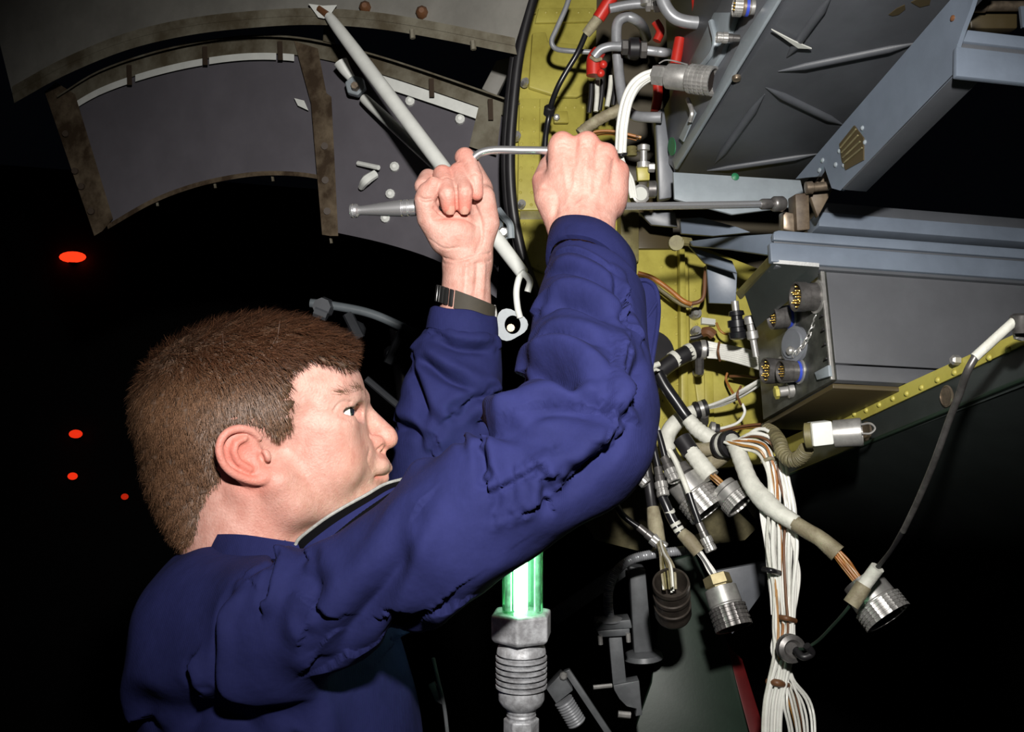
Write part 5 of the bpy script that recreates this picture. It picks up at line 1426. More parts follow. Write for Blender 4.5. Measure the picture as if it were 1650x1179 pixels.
mesh_obj('side_nut', lathe(P(1044, 270, 1.245), RIGHT, [(0, .004), (.001, .006), (.008, .006)], 6), 'steel', sf, smooth=False)

# plug on the upper box with its white cable
wc_ = thing('white_cable', P(1003, 310, 1.17), 'white cable curving down from the big silver plug on the upper box', 'cable')
a0 = onX(1150, 131, UX - .008); dirx = (P(1053, 120, 1.15) - a0)
end = a0 + dirx.normalized() * dirx.length
conn(wc_, end, a0, 23 * px(1.13), 'steel', 'steel', 'steel', hexnut=True)
pb = [(1056, 119, 1.15), (1038, 126, 1.148), (1022, 140, 1.15), (1010, 165, 1.152), (1003, 200, 1.155), (1001, 225, 1.158), (1000, 246, 1.16)]
for i, (dx, dy, dz) in enumerate(((-5, -4, 0), (4, 4, 0), (-1, 1, -.004), (2, -3, .004), (-4, 4, .003), (5, 0, -.003), (0, 0, -.005))):
    part_tube(wc_, 'wire', [(x + dx, y + dy, d + dz) for x, y, d in pb], 4.6, 'wire_white')
part_tube(wc_, 'lacing', [(993, 247, 1.16), (1001, 250, 1.152), (1009, 247, 1.16)], 2.6, 'black_plastic')
for i, dx in enumerate((-3, 1, 5)):
    part_tube(wc_, 'wire', [(1001, 248, 1.16), (1006 + dx * .5, 270, 1.17), (1014 + dx, 290, 1.18), (1020 + dx, 318, 1.19)], 2.6, 'wire_white')
part_tube(wc_, 'safety_wire', [(1062, 102, 1.14), (1072, 97, 1.135), (1085, 98, 1.13), (1108, 104, 1.12)], 1.2, 'steel')
bp_ = thing('bayonet_plug', onX(1190, 60, UX), 'small silver bayonet plug on the upper box', 'connector')
a0 = onX(1192, 62, UX - .008); bnc(bp_, a0, P(1154, 60, (a0 - CAM).dot(FWD)), 9 * px(1.0))
tp = thing('box_plug', onX(1210, 10, UX), 'silver plug with a blue band at the top edge of the picture', 'connector')
a0 = onX(1216, 12, UX - .008); d_ = (a0 - CAM).dot(FWD)
conn(tp, a0, P(1182, 10, d_), 16 * px(d_), 'bronze', 'steel', pins=7)
mesh_obj('colour_band', lathe(a0 + (P(1182, 10, d_) - a0) * .30, P(1182, 10, d_) - a0, [(0, 15.2 * px(d_)), (.003, 15.2 * px(d_))], 24), 'blue_ring', tp)

# ================================================================== connectors on the lower box
def onL(x, y, o=0.): return onX(x, y, LX - o)
def box_plug(xf, yf, xb, yb, rpx, label, pins, band=None, body='steel_dark'):
    b0 = onL(xb, yb, .001); d = (b0 - CAM).dot(FWD)
    f0 = P(xf, yf, d - .004)
    t = thing('pin_connector', b0, label, 'connector')
    r = rpx * px(d); L = (f0 - b0).length; a = f0 - b0
    mesh_obj('flange', lathe(b0, a, [(0, r * 1.15), (.12 * L, r * 1.15), (.13 * L, r)], 24), 'steel', t)
    mesh_obj('shell', lathe(b0, a, [(.1 * L, r * .96), (.55 * L, r * .96), (.57 * L, r), (L, r), (L, r * .88), (.8 * L, r * .85)], 28), body, t)
    i_ = mesh_obj('insert', lathe(b0, a, [(.7 * L, r * .84), (.86 * L, r * .84)], 24), 'insert_dark', t)
    an_ = a.normalized(); u = an_.orthogonal().normalized(); v = an_.cross(u)
    for i in range(pins):
        rr, th = (0, 0) if i == 0 else ((.42 * r, i * math.pi / 3) if i < 7 else (.68 * r, i * 2 * math.pi / (pins - 7)))
        mesh_obj('pin', lathe(b0 + a * .86 + (u * math.cos(th) + v * math.sin(th)) * rr, a, [(0, r * .055), (.1 * L, r * .055), (.13 * L, r * .03)], 6), 'gold_pin', i_)
    if band: mesh_obj('colour_band', lathe(b0, a, [(.14 * L, r * .99), (.26 * L, r * .99)], 24), band, t)
box_plug(1281, 478, 1318, 478, 24, 'upper pin connector with gold pins on the end of the lower box', 13)
box_plug(1243, 512, 1276, 510, 19, 'pin connector with a blue band, middle of the box end', 7, 'blue_ring')
box_plug(1232, 597, 1262, 598, 21, 'lowest left pin connector with gold pins beside the white wires', 13)
box_plug(1257, 598, 1290, 598, 18, 'stubby pin connector right beside the lowest one', 7, 'blue_ring')
cap_ = thing('dust_cap', onL(1280, 580), 'pale round dust cap hanging on a small chain', 'cap')
c0 = onL(1286, 556, .003); d_ = (c0 - CAM).dot(FWD)
mesh_obj('disc', lathe(c0, (-1, -.25, 0), [(0, .014), (.002, .021), (.007, .021), (.008, .017), (.010, .016)], 28), 'paint_grey', cap_)
mesh_obj('bolt', lathe(c0 + Vector((-.009, -.002, -.008)), (-1, -.25, 0), [(0, .005), (.004, .005), (.006, .003)], 10), 'steel', cap_)
ca, cz = P(1281, 570, d_ - .012), P(1315, 512, d_ - .035)
lm = bpy.data.meshes.new('chain_link'); V, Fc = [], []
for i in range(12):
    for j in range(6):
        a, b = 2 * math.pi * i / 12, 2 * math.pi * j / 6
        V.append(((.0030 + .0008 * math.cos(b)) * math.cos(a) * 1.5, (.0024 + .0008 * math.cos(b)) * math.sin(a), .0008 * math.sin(b)))
for i in range(12):
    for j in range(6): Fc.append((i * 6 + j, ((i + 1) % 12) * 6 + j, ((i + 1) % 12) * 6 + (j + 1) % 6, i * 6 + (j + 1) % 6))
lm.from_pydata(V, [], Fc); lm.materials.append(M['steel'])
for i in range(9):
    t = i / 8; p = ca.lerp(cz, t) + Vector((0, 0, -.006 * math.sin(t * math.pi)))
    q = (cz - ca).to_track_quat('X', 'Z') @ Vector((1, 0, 0)).rotation_difference(Vector((1, 0, 0)))
    share('chain_link', lm, p, cap_, q @ __import__('mathutils').Quaternion((1, 0, 0), math.radians(90 * (i % 2))))
nb = thing('corner_bolt', onL(1262, 632), 'silver bolt with a yellow nut at the bottom of the box end', 'bolt')
b0 = onL(1278, 628, .001); d_ = (b0 - CAM).dot(FWD)
mesh_obj('shank', lathe(b0, P(1252, 632, d_) - b0, [(0, .009), (.006, .009), (.007, .006), (.016, .006), (.017, .004)], 12), 'steel', nb)
mesh_obj('nut', lathe(P(1254, 632, d_), P(1246, 633, d_) - P(1254, 632, d_), [(0, .0075), (.004, .0075), (.0045, .005)], 6), 'chromate', nb, smooth=False)
fb_ = mesh_obj('edge_clip', prism([onL(x, y, .006) for x, y in ((1312, 600), (1334, 588), (1336, 606), (1316, 612))], (.004, 0, 0)), 'paint_light', None, bevel=.0006)
tag(fb_, 'small pale clip at the bottom corner of the box end', 'clip')
for x, y, r, lab in ((1190, 505, 9, 'dark cable gland left of the pin connectors'), ):
    t = thing('cable_gland', P(x, y + 25, 1.22), lab, 'fitting')
    mesh_obj('body', lathe(P(1186, 500, 1.22), -UP + RIGHT * .1, [(0, .005), (.001, .009), (.006, .010), (.007, .007), (.011, .007), (.012, .012), (.020, .012), (.021, .010), (.026, .010), (.027, .012), (.034, .011), (.036, .006)], 18), 'black_plastic', t)
    mesh_obj('cable_stub', sweep(Pl([(1184, 485, 1.22), (1185, 494, 1.22), (1186, 502, 1.22)]), .0045, 10), 'steel', t)
gl = thing('small_union', P(1212, 545, 1.19), 'row of small silver unions beside the box end', 'fitting')
mesh_obj('barrel', lathe(P(1207, 508, 1.19), P(1216, 560, 1.19) - P(1207, 508, 1.19), [(0, .004), (.002, .007), (.010, .007), (.011, .005), (.018, .005), (.019, .007), (.028, .007), (.03, .004), (.05, .004)], 12), 'steel', gl)
mesh_obj('nut', lathe(P(1216, 500, 1.18), RIGHT, [(0, .004), (.001, .007), (.008, .007)], 6), 'steel', gl, smooth=False)

# ================================================================== harnesses on the yellow frame
b1 = thing('banded_hose', P(1060, 620, 1.33), 'black hose with white bands feeding flat white wires to the box', 'harness')
part_tube(b1, 'hose', [(1140, 562, 1.31), (1122, 563, 1.31), (1106, 570, 1.305), (1084, 582, 1.30), (1064, 598, 1.295), (1050, 620, 1.29), (1044, 650, 1.29)], 14, 'rubber')
for t0, t1 in (((1114, 566, 1.308), (1107, 569, 1.306)), ((1090, 577, 1.302), (1084, 581, 1.30)), ((1062, 600, 1.294), (1056, 609, 1.292)), ((1046, 636, 1.29), (1045, 646, 1.29))):
    a, b = P(*t0), P(*t1)
    mesh_obj('band', lathe(a, b - a, [(0, 14.6 * px(1.3)), ((b - a).length, 14.6 * px(1.3))], 20), 'sleeve_white', b1)
a, b = P(1128, 563, 1.31), P(1136, 563, 1.31)
mesh_obj('clamp', lathe(a, b - a, [(0, 15 * px(1.3)), (.001, 16 * px(1.3)), ((b - a).length, 16 * px(1.3))], 20), 'steel', b1)
mesh_obj('clamp_tab', sweep(Pl([(1127, 576, 1.31), (1127, 590, 1.315), (1127, 600, 1.32)]), .006, 8), 'steel_dark', b1)
for i in range(8):
    y0 = -12 + i * 24 / 7
    part_tube(b1, 'wire', [(1140, 563 + y0, 1.31 - .004 * math.sin(i)), (1160, 566 + y0 * .9, 1.30), (1185, 571 + y0 * .95, 1.28), (1208, 577 + y0, 1.26), (1232, 585 + y0, 1.23)], 2.3, 'wire_white', seg=8)
for x, y in ((1160, 566), (1208, 577)):
    part_tube(b1, 'lacing', [(x - 1, y - 15, 1.295), (x - 3, y, 1.285), (x, y + 15, 1.295)], 2.0, 'tape_brown')
b2_ = thing('black_hose', P(1090, 650, 1.27), 'black hose slanting down into a tan wrapped sleeve', 'hose')
part_tube(b2_, 'hose', [(1060, 600, 1.275), (1072, 622, 1.27), (1088, 645, 1.265), (1104, 668, 1.26), (1114, 680, 1.26)], 9.5, 'black_plastic')
part_tube(b2_, 'sleeve', [(1108, 674, 1.26), (1122, 690, 1.255), (1138, 702, 1.25), (1158, 714, 1.245)], [11.5, 13, 13.5, 13], 'sleeve_white', rfun=wrapf(7, .04))
b3 = thing('white_hose', P(1085, 740, 1.3), 'white hose curling out of a clamp on the yellow frame', 'hose')
part_tube(b3, 'sleeve', [(1122, 661, 1.31), (1104, 670, 1.305), (1086, 684, 1.30), (1075, 704, 1.295), (1078, 728, 1.285), (1092, 750, 1.275), (1098, 762, 1.27)], [11, 13, 13.5, 13, 12, 10], 'sleeve_white')
a, b = P(1118, 662, 1.31), P(1143, 655, 1.31)
mesh_obj('clamp', lathe(a, b - a, [(0, 12 * px(1.3)), (.002, 14.5 * px(1.3)), (.006, 14.5 * px(1.3)), (.007, 12.5 * px(1.3)), (.012, 12.5 * px(1.3)), (.013, 14 * px(1.3)), (.018, 14 * px(1.3)), (.019, 11 * px(1.3))], 20), 'rubber', b3)
mesh_obj('metal_band', lathe(a.lerp(b, .36), b - a, [(0, 13.4 * px(1.3)), (.0055, 13.4 * px(1.3))], 20), 'steel', b3)
mesh_obj('clamp_tab', sweep(Pl([(1134, 668, 1.31), (1134, 680, 1.32)]), .007, 8), 'steel_dark', b3)
wires(b3, [(1143, 655, 1.31), (1160, 650, 1.30), (1184, 640, 1.28), (1206, 628, 1.26), (1230, 612, 1.24)], [7, 9, 9, 9, 8], 9, 2.5, ['wire_white', 'wire_white', 'sleeve_white'], 9)
part_tube(b3, 'lacing', [(1194, 622, 1.27), (1188, 636, 1.262), (1194, 652, 1.27)], 2.0, 'tape_brown')
for pts, r, m_, lab in (([(1150, 692, 1.31), (1170, 688, 1.30), (1190, 680, 1.29), (1200, 664, 1.285), (1196, 650, 1.285)], 2.4, 'wire_white', 'thin white wire loop under the white wires'),
                        ([(1172, 600, 1.36), (1170, 612, 1.36), (1178, 628, 1.35), (1186, 640, 1.34)], 2.0, 'wire_orange', 'thin orange wire curling on the yellow panel'),
                        ([(1176, 606, 1.36), (1200, 606, 1.34), (1222, 610, 1.32)], 2.4, 'tape_brown', 'dark brown wire crossing to the pin connector'),
                        ([(1028, 440, 1.37), (1052, 448, 1.365), (1078, 466, 1.36), (1100, 484, 1.355), (1114, 490, 1.355)], 4.0, 'wire_orange', 'orange wire sagging over the yellow frame'),
                        ([(1028, 446, 1.375), (1050, 456, 1.37), (1074, 474, 1.365), (1098, 490, 1.36), (1116, 494, 1.36)], 3.2, 'sleeve_olive', 'olive wire running beside the orange wire'),
                        ([(1108, 490, 1.36), (1126, 486, 1.355), (1134, 476, 1.355), (1136, 448, 1.36), (1138, 430, 1.365)], 3.4, 'tape_brown', 'brown wire turning up at the frame edge'),
                        ([(1154, 520, 1.36), (1160, 532, 1.355), (1170, 538, 1.35), (1184, 535, 1.33)], 2.0, 'wire_amber', 'twisted amber wire beside the black gland')):
    pipe('loose_wire', pts, r, m_, lab, 'wire')
fr = thing('harness_terminal', P(1140, 545, 1.36), 'brown terminal block on the yellow panel', 'terminal')
mesh_obj('block', sweep(Pl([(1134, 535, 1.365), (1142, 534, 1.36), (1150, 540, 1.36)]), .007, 8), 'tape_brown', fr)
part_tube(fr, 'lead', [(1112, 545, 1.37), (1124, 543, 1.368), (1136, 538, 1.365)], 4, 'rubber')
ow = thing('orange_harness', P(1180, 700, 1.3), 'orange wires lying along the bottom of the yellow bulkhead', 'harness')
wires(ow, [(1140, 706, 1.31), (1170, 694, 1.30), (1210, 686, 1.28), (1250, 684, 1.26), (1300, 680, 1.24)], 6, 7, 2.0, ['wire_orange', 'wire_amber', 'tape_brown'], 4)
rg = thing('small_clamp', P(1150, 705, 1.27), 'small silver band clamp near the orange wires', 'clamp')
mesh_obj('band', lathe(P(1143, 690, 1.29), RIGHT - UP * .2, [(0, .007), (.001, .0095), (.006, .0095), (.007, .007)], 16), 'steel', rg)
mesh_obj('rubber', lathe(P(1150, 692, 1.29), RIGHT - UP * .2, [(0, .0085), (.006, .0085), (.007, .006)], 16), 'rubber', rg)

# coax cables with bayonet plugs
def coax(label, white, black, plug, rw=4.6, rb=5.2, rp=9, m='sleeve_white', tail=None):
    t = thing('coax_cable', P(*plug[1]), label, 'cable')
    part_tube(t, 'jacket', white, rw, m); part_tube(t, 'boot', black, rb, 'black_plastic')
    bnc(t, P(*plug[0]), P(*plug[1]), rp * px(plug[0][2]))
    return t
coax('pale coax cable nearest the sleeve loop, upper silver plug', [(1062, 586, 1.23), (1046, 594, 1.225), (1038, 612, 1.22), (1040, 640, 1.215), (1050, 668, 1.21), (1062, 698, 1.205)], [(1060, 694, 1.205), (1066, 715, 1.2), (1072, 738, 1.195)], ((1070, 736, 1.195), (1088, 776, 1.18)), rp=11)
coax('pale coax cable with a black boot and long silver plug, left of its pair', [(1024, 636, 1.22), (1030, 656, 1.215), (1042, 684, 1.21), (1054, 714, 1.205)], [(1052, 710, 1.205), (1056, 732, 1.2), (1061, 754, 1.195)], ((1060, 752, 1.195), (1069, 800, 1.18)), rp=10)
coax('short dark coax plug poking out left below the elbow', [(968, 700, 1.24), (980, 716, 1.235), (992, 728, 1.23)], [(990, 726, 1.23), (1004, 740, 1.225), (1016, 752, 1.22)], ((1014, 750, 1.22), (1042, 780, 1.21)), rb=8, rp=10, m='sleeve_olive')
coax('white coax cable running down to the lower right silver plug', [(1078, 724, 1.19), (1086, 738, 1.185), (1096, 760, 1.18), (1104, 780, 1.175), (1111, 798, 1.17)], [(1110, 794, 1.17), (1118, 818, 1.165), (1128, 846, 1.16)], ((1126, 842, 1.16), (1147, 888, 1.15)), rp=9.5)
coax('leftmost tan coax cable looping down to a silver plug', [(982, 728, 1.22), (975, 742, 1.215), (974, 762, 1.21), (980, 785, 1.205), (990, 808, 1.2)], [(988, 804, 1.2), (1004, 830, 1.195), (1030, 850, 1.19)], ((1028, 848, 1.19), (1072, 884, 1.18)), rw=4, rb=5, rp=9.5, m='sleeve_tan')
ts = thing('olive_sleeve', P(1050, 760, 1.24), 'olive sleeve with a black and white collar among the coax cables', 'sleeve')
part_tube(ts, 'sleeve', [(1030, 706, 1.25), (1042, 724, 1.245), (1052, 744, 1.24), (1060, 765, 1.235)], [12, 12, 9, 6], 'sleeve_tan')
a, b = P(1021, 694, 1.25), P(1032, 710, 1.25)
mesh_obj('collar', lathe(a, b - a, [(0, 9 * px(1.25)), (.001, 13 * px(1.25)), (.008, 13 * px(1.25)), (.009, 11 * px(1.25)), (.014, 11 * px(1.25)), (.015, 9 * px(1.25))], 18), 'rubber', ts)

# black harness to the dark hanging plug
h1 = thing('dark_harness', P(1085, 1005, 1.12), 'black harness ending in the dark ribbed plug with yellow wires', 'harness')
part_tube(h1, 'sheath', [(1040, 735, 1.23), (1043, 762, 1.225), (1048, 795, 1.22), (1052, 826, 1.21)], 8.5, 'rubber')
part_tube(h1, 'tan_sleeve', [(1052, 818, 1.21), (1056, 845, 1.20), (1062, 875, 1.185)], [10, 13, 11], 'sleeve_tan')
wires(h1, [(1062, 870, 1.185), (1070, 892, 1.15), (1078, 915, 1.115), (1082, 950, 1.105)], [5, 7, 13, 15], 10, 2.0, ['chromate_dull', 'wire_white', 'sleeve_tan', 'wire_white'], 6)
a, b = P(1081, 938, 1.095), P(1085, 992, 1.135)
kk = px(1.115)
L_ = (b - a).length
prof = [(.55 * L_, 23 * kk), (.5 * L_, 25 * kk), (0, 26 * kk), (0, 29 * kk), (.08 * L_, 30 * kk), (.1 * L_, 28 * kk), (.3 * L_, 28 * kk), (.32 * L_, 30 * kk), (.4 * L_, 30 * kk), (.42 * L_, 28 * kk), (.62 * L_, 28 * kk), (.64 * L_, 30 * kk), (.7 * L_, 30 * kk), (.72 * L_, 29 * kk), (.78 * L_, 30 * kk), (.84 * L_, 29 * kk), (.9 * L_, 30 * kk), (.97 * L_, 28 * kk), (L_, 24 * kk)]
mesh_obj('plug_shell', lathe(a, b - a, prof, 36), 'plug_dark', h1)
h2 = thing('banded_harness', P(1180, 1010, 1.12), 'black and tan harness ending in the silver plug by the green panel', 'harness')
part_tube(h2, 'sheath', [(1066, 798, 1.185), (1074, 815, 1.18), (1084, 838, 1.175), (1098, 860, 1.17)], 8, 'black_plastic')
for (p, q) in (((1078, 822, 1.178), (1080, 827, 1.178)), ((1087, 842, 1.174), (1090, 847, 1.173)), ((1092, 850, 1.172), (1095, 855, 1.171))):
    a, b = P(*p), P(*q); mesh_obj('band', lathe(a, b - a, [(0, 8.8 * px(1.17)), ((b - a).length, 8.8 * px(1.17))], 16), 'sleeve_white', h2)
part_tube(h2, 'tan_sleeve', [(1098, 858, 1.17), (1110, 870, 1.165), (1126, 890, 1.16)], [10, 12, 11], 'sleeve_tan')
wires(h2, [(1124, 886, 1.16), (1136, 902, 1.155), (1146, 918, 1.15), (1154, 932, 1.145)], [6, 6, 6, 5], 8, 2.2, ['wire_white', 'chromate_dull', 'black_plastic', 'wire_white'], 7)
conn(h2, P(1153, 926, 1.148), P(1183, 1012, 1.12), 30 * px(1.135), 'steel', 'steel_dark', 'brass', hexnut=True)

# big plug among the coax
h3 = thing('large_plug', P(1120, 830, 1.2), 'largest silver round plug half hidden among the coax cables', 'connector')
conn(h3, P(1086, 756, 1.225), P(1142, 824, 1.2), 33 * px(1.21), 'steel', 'steel', 'steel_dark')
part_tube(h3, 'boot', [(1076, 744, 1.23), (1086, 756, 1.225), (1094, 766, 1.222)], 15, 'sleeve_white')
h4 = thing('amber_plug_cable', P(1194, 815, 1.17), 'tan sleeved cable with amber wires into a silver plug', 'cable')
part_tube(h4, 'boot', [(1098, 706, 1.23), (1106, 718, 1.225), (1114, 730, 1.22)], 15, 'rubber')
part_tube(h4, 'sleeve', [(1112, 726, 1.22), (1128, 746, 1.21), (1146, 768, 1.2)], [13, 14.5, 14.5], 'sleeve_white', rfun=wrapf(6, .03))
wires(h4, [(1144, 765, 1.2), (1156, 776, 1.195), (1170, 790, 1.19)], [8, 9, 8], 8, 2.0, ['wire_amber'], 3)
conn(h4, P(1164, 782, 1.195), P(1194, 814, 1.18), 27 * px(1.19), 'steel', 'steel', 'steel')

# ring clamp with tan sleeves running into it
rc = thing('ring_clamp', P(1170, 735, 1.22), 'black and white ring clamp holding the white wire bundle', 'clamp')
a, b = P(1160, 718, 1.23), P(1184, 714, 1.205)
mesh_obj('ring', lathe(a, b - a, [(0, .012), (.001, .0165), (.007, .0165), (.008, .0145)], 24), 'rubber', rc)
mesh_obj('white_band', lathe(a.lerp(b, .32), b - a, [(0, .0160), (.0045, .0160)], 24), 'sleeve_white', rc)
mesh_obj('ring', lathe(a.lerp(b, .52), b - a, [(0, .0150), (.001, .0168), (.008, .0168), (.009, .0130)], 24), 'rubber', rc)
pipe('tan_hose', [(1120, 724, 1.235), (1138, 724, 1.235), (1155, 720, 1.232), (1166, 718, 1.228)], 11, 'sleeve_tan', 'upper tan hose entering the ring clamp from the left', 'hose')
pipe('tan_hose', [(1132, 752, 1.245), (1150, 744, 1.24), (1166, 732, 1.235), (1174, 724, 1.228)], 13, 'sleeve_tan', 'lower brownish hose entering the ring clamp from below', 'hose')

# white hanging bundle
wb = thing('white_wire_bundle', P(1262, 1179, 1.1), 'thick bundle of white wires hanging from the ring clamp to the bottom edge', 'harness')
path = [(1180, 712, 1.205), (1205, 706, 1.185), (1232, 712, 1.17), (1246, 732, 1.16), (1254, 770, 1.15), (1259, 820, 1.14), (1261, 880, 1.135), (1263, 950, 1.13), (1264, 1010, 1.125), (1262, 1050, 1.12)]
rnd = random.Random(21)
def bundle_wire(offs, tail, m_, r):
    q = []
    for j, p in enumerate(path):
        sp = [11, 13, 13, 13, 15, 20, 20, 17, 15, 14][j]
        a = offs[0] * sp + rnd.uniform(-3.2, 3.2); c = offs[1] * .008 + rnd.uniform(-.003, .003)
        q.append((p[0] + a, p[1] + (offs[0] * -14 if 0 < j < 4 else 0) * (1 if j < 3 else .6), p[2] + c))
    part_tube(wb, 'wire', q + tail, r, m_, n=6, seg=8)
for i in range(20):
    o1 = -1 + 2 * (i % 7) / 6; o2 = -1 + 2 * (i // 7) / 2
    if i % 5 not in (2, 4):
        x1 = 1247 + o1 * 14; tail = [(x1 + 5, 1100, 1.118 + o2 * .006), (x1 - 2, 1140, 1.115 + o2 * .006), (x1 - 4, 1210, 1.11 + o2 * .006), (x1 - 2, 1420, 1.10 + o2 * .006)]
    else:
        x1 = 1262 + (i / 20) * 46; tail = [(1266 + o1 * 6 + i * .4, 1092, 1.12), (x1 - 4 + i * .3, 1135, 1.118 + o2 * .01), (x1 + 8, 1210, 1.11), (x1 + 4, 1420, 1.10 + o2 * .01)]
    bundle_wire((o1 + rnd.uniform(-.2, .2), o2), tail, 'wire_white' if i % 9 else 'sleeve_white', rnd.choice([3.0, 3.5, 2.6]) if i % 5 not in (2, 4) else 2.1)
for i, m_ in enumerate(('wire_amber', 'wire_orange', 'tape_brown')):
    bundle_wire((-.75 + .5 * i, -1.1), [(1262 + 8 * i, 1100, 1.126), (1280 + 6 * i, 1160, 1.12), (1290 + 6 * i, 1210, 1.12)], m_, 2.2)
for i in range(4):
    part_tube(wb, 'wire', [(1248 + i * 2, 735, 1.15), (1268, 800, 1.14), (1276 + i * 2, 870, 1.132), (1288 - i * 3, 920, 1.13), (1284 - i * 2, 965, 1.128), (1274, 1010, 1.125)], 2.0, 'wire_white', seg=8)
for i in range(3):
    part_tube(wb, 'wire', [(1222 + 2 * i, 785, 1.15), (1226 + 3 * i, 830, 1.145), (1234 + 3 * i, 880, 1.14), (1240 + 2 * i, 930, 1.135), (1244 + 2 * i, 990, 1.13)], 1.9, 'wire_white', seg=8)
part_tube(wb, 'lacing', [(1228, 744, 1.155), (1242, 738, 1.145), (1257, 744, 1.155)], 3, 'sleeve_tan')
for (x0, x1, y, m_, r) in ((1230, 1256, 919, 'black_plastic', 4.5), (1254, 1281, 996, 'tape_brown', 4.5), (1238, 1268, 1100, 'tape_brown', 6)):
    part_tube(wb, 'tie', [(x0, y - 2, 1.12), ((x0 + x1) / 2, y, 1.108), (x1, y + 4, 1.12)], r, m_)

# thick tan sleeve to the plug at the right
ts2 = thing('tan_sleeve_cable', P(1435, 1000, 1.05), 'thick pale sleeved cable crossing to the round plug with amber wires', 'cable')
part_tube(ts2, 'white_sleeve', [(1178, 708, 1.21), (1188, 724, 1.19), (1196, 745, 1.175), (1208, 775, 1.155), (1226, 800, 1.14), (1250, 822, 1.125), (1282, 843, 1.11)], [12, 14, 14, 14, 15, 17, 14, 13], 'sleeve_white', rfun=wrapf(14, .02))
part_tube(ts2, 'tan_sleeve', [(1280, 842, 1.11), (1300, 855, 1.10), (1322, 868, 1.09), (1350, 892, 1.08)], [12.5, 13, 13, 15], 'sleeve_tan')
wires(ts2, [(1346, 888, 1.08), (1358, 904, 1.075), (1372, 922, 1.07), (1392, 948, 1.06)], [9, 10, 9, 9], 12, 2.1, ['wire_amber', 'wire_amber', 'wire_orange', 'wire_white'], 12)
conn(ts2, P(1384, 934, 1.065), P(1432, 996, 1.04), 40 * px(1.05), 'steel', 'steel', 'steel_dark')

# near lanyard cable
ln_ = thing('lanyard_cable', P(1380, 985, 1.000), 'dark braided lanyard with white end sleeves hanging on the right', 'cable')
part_tube(ln_, 'end_sleeve', [(1636, 516, 0.800), (1604, 545, 0.800), (1570, 576, 0.800)], 8, 'sleeve_white')
part_tube(ln_, 'cord', [(1572, 574, 0.800), (1558, 600, 0.803), (1544, 640, 0.821), (1530, 675, 0.840), (1505, 744, 0.873), (1478, 808, 0.909), (1455, 856, 0.940)], [6.2, 6, 5.6, 5.6, 5.2], 'steel_dark', rfun=wrapf(60, .05), n=20)
part_tube(ln_, 'cord', [(1456, 853, 0.939), (1436, 886, 0.965), (1414, 914, 0.995)], [4.6, 3.5, 4], 'rubber')
part_tube(ln_, 'end_sleeve', [(1414, 914, 0.995), (1402, 930, 1.000), (1388, 948, 1.000)], 11.5, 'sleeve_white')
part_tube(ln_, 'end_sleeve', [(1392, 942, 1.000), (1382, 958, 1.000), (1371, 974, 1.000)], 13.5, 'sleeve_tan')
part_tube(ln_, 'cord', [(1372, 972, 1.000), (1358, 990, 1.01), (1338, 1012, 1.03), (1318, 1032, 1.05), (1298, 1044, 1.06), (1282, 1046, 1.07)], 2.6, 'panel_green')
a, b = P(1270, 1043, 1.09), P(1284, 1048, 1.065)
mesh_obj('grommet', lathe(a, b - a, [(0, .008), (0, .0135), (.003, .0155), (.006, .0135), (.009, .0155), (.013, .0150), (.015, .010), (.010, .007)], 24), 'steel_dark', ln_)
part_tube(ln_, 'knot', [(1282, 1046, 1.07), (1294, 1058, 1.06), (1308, 1052, 1.06), (1300, 1040, 1.055)], 6, 'rubber')
hk = thing('lanyard_hook', P(1645, 535, .80), 'small dark hook at the right edge above the yellow angle', 'hook')
mesh_obj('eye', lathe(P(1646, 505, .80), -UP, [(0, .006), (.002, .009), (.010, .008), (.016, .006)], 14), 'steel_dark', hk)
mesh_obj('bolt', lathe(P(1642, 538, .81), FWD * -1, [(0, .006), (.004, .006), (.006, .003)], 6), 'steel', hk, smooth=False)

# elbow plug by the yellow angle
ep_ = thing('elbow_plug', P(1320, 725, 1.06), 'bright white square nut and silver plug on a dark conduit', 'connector')
a, b = P(1304, 705, 1.07), P(1388, 699, 1.05)
kk = px(1.06); ax = (b - a).normalized()
mesh_obj('square_nut', prism([P(1308, 682, 1.055), P(1341, 678, 1.055), P(1345, 716, 1.055), P(1311, 720, 1.055)], FWD * .022), 'white_paint', ep_, bevel=.002)
mesh_obj('barrel', lathe(P(1343, 699, 1.065), ax, [(0, 15 * kk), (1 * kk, 22 * kk), (40 * kk, 23 * kk), (44 * kk, 22 * kk), (44 * kk, 18 * kk), (38 * kk, 17 * kk)], 28), 'steel', ep_)
mesh_obj('rear_nut', lathe(P(1296, 702, 1.065), ax, [(0, 14 * kk), (2 * kk, 21 * kk), (12 * kk, 21 * kk)], 20), 'chromate_dull', ep_)
part_tube(ep_, 'conduit', [(1300, 722, 1.08), (1290, 736, 1.09), (1274, 741, 1.10), (1262, 730, 1.12), (1256, 712, 1.14), (1246, 698, 1.17), (1236, 692, 1.19)], 11.5, 'sleeve_olive', n=16, rfun=wrapf(38, .07))
mesh_obj('end_cap', lathe(P(1228, 695, 1.195), RIGHT, [(0, .007), (.001, .010), (.006, .010), (.007, .008)], 18), 'rubber', ep_)
mesh_obj('wire_loop', sweep(Pl([(1386, 684, 1.06), (1402, 682, 1.06), (1410, 690, 1.06), (1402, 698, 1.06), (1388, 698, 1.06)]), .0012, 8), 'steel', ep_)

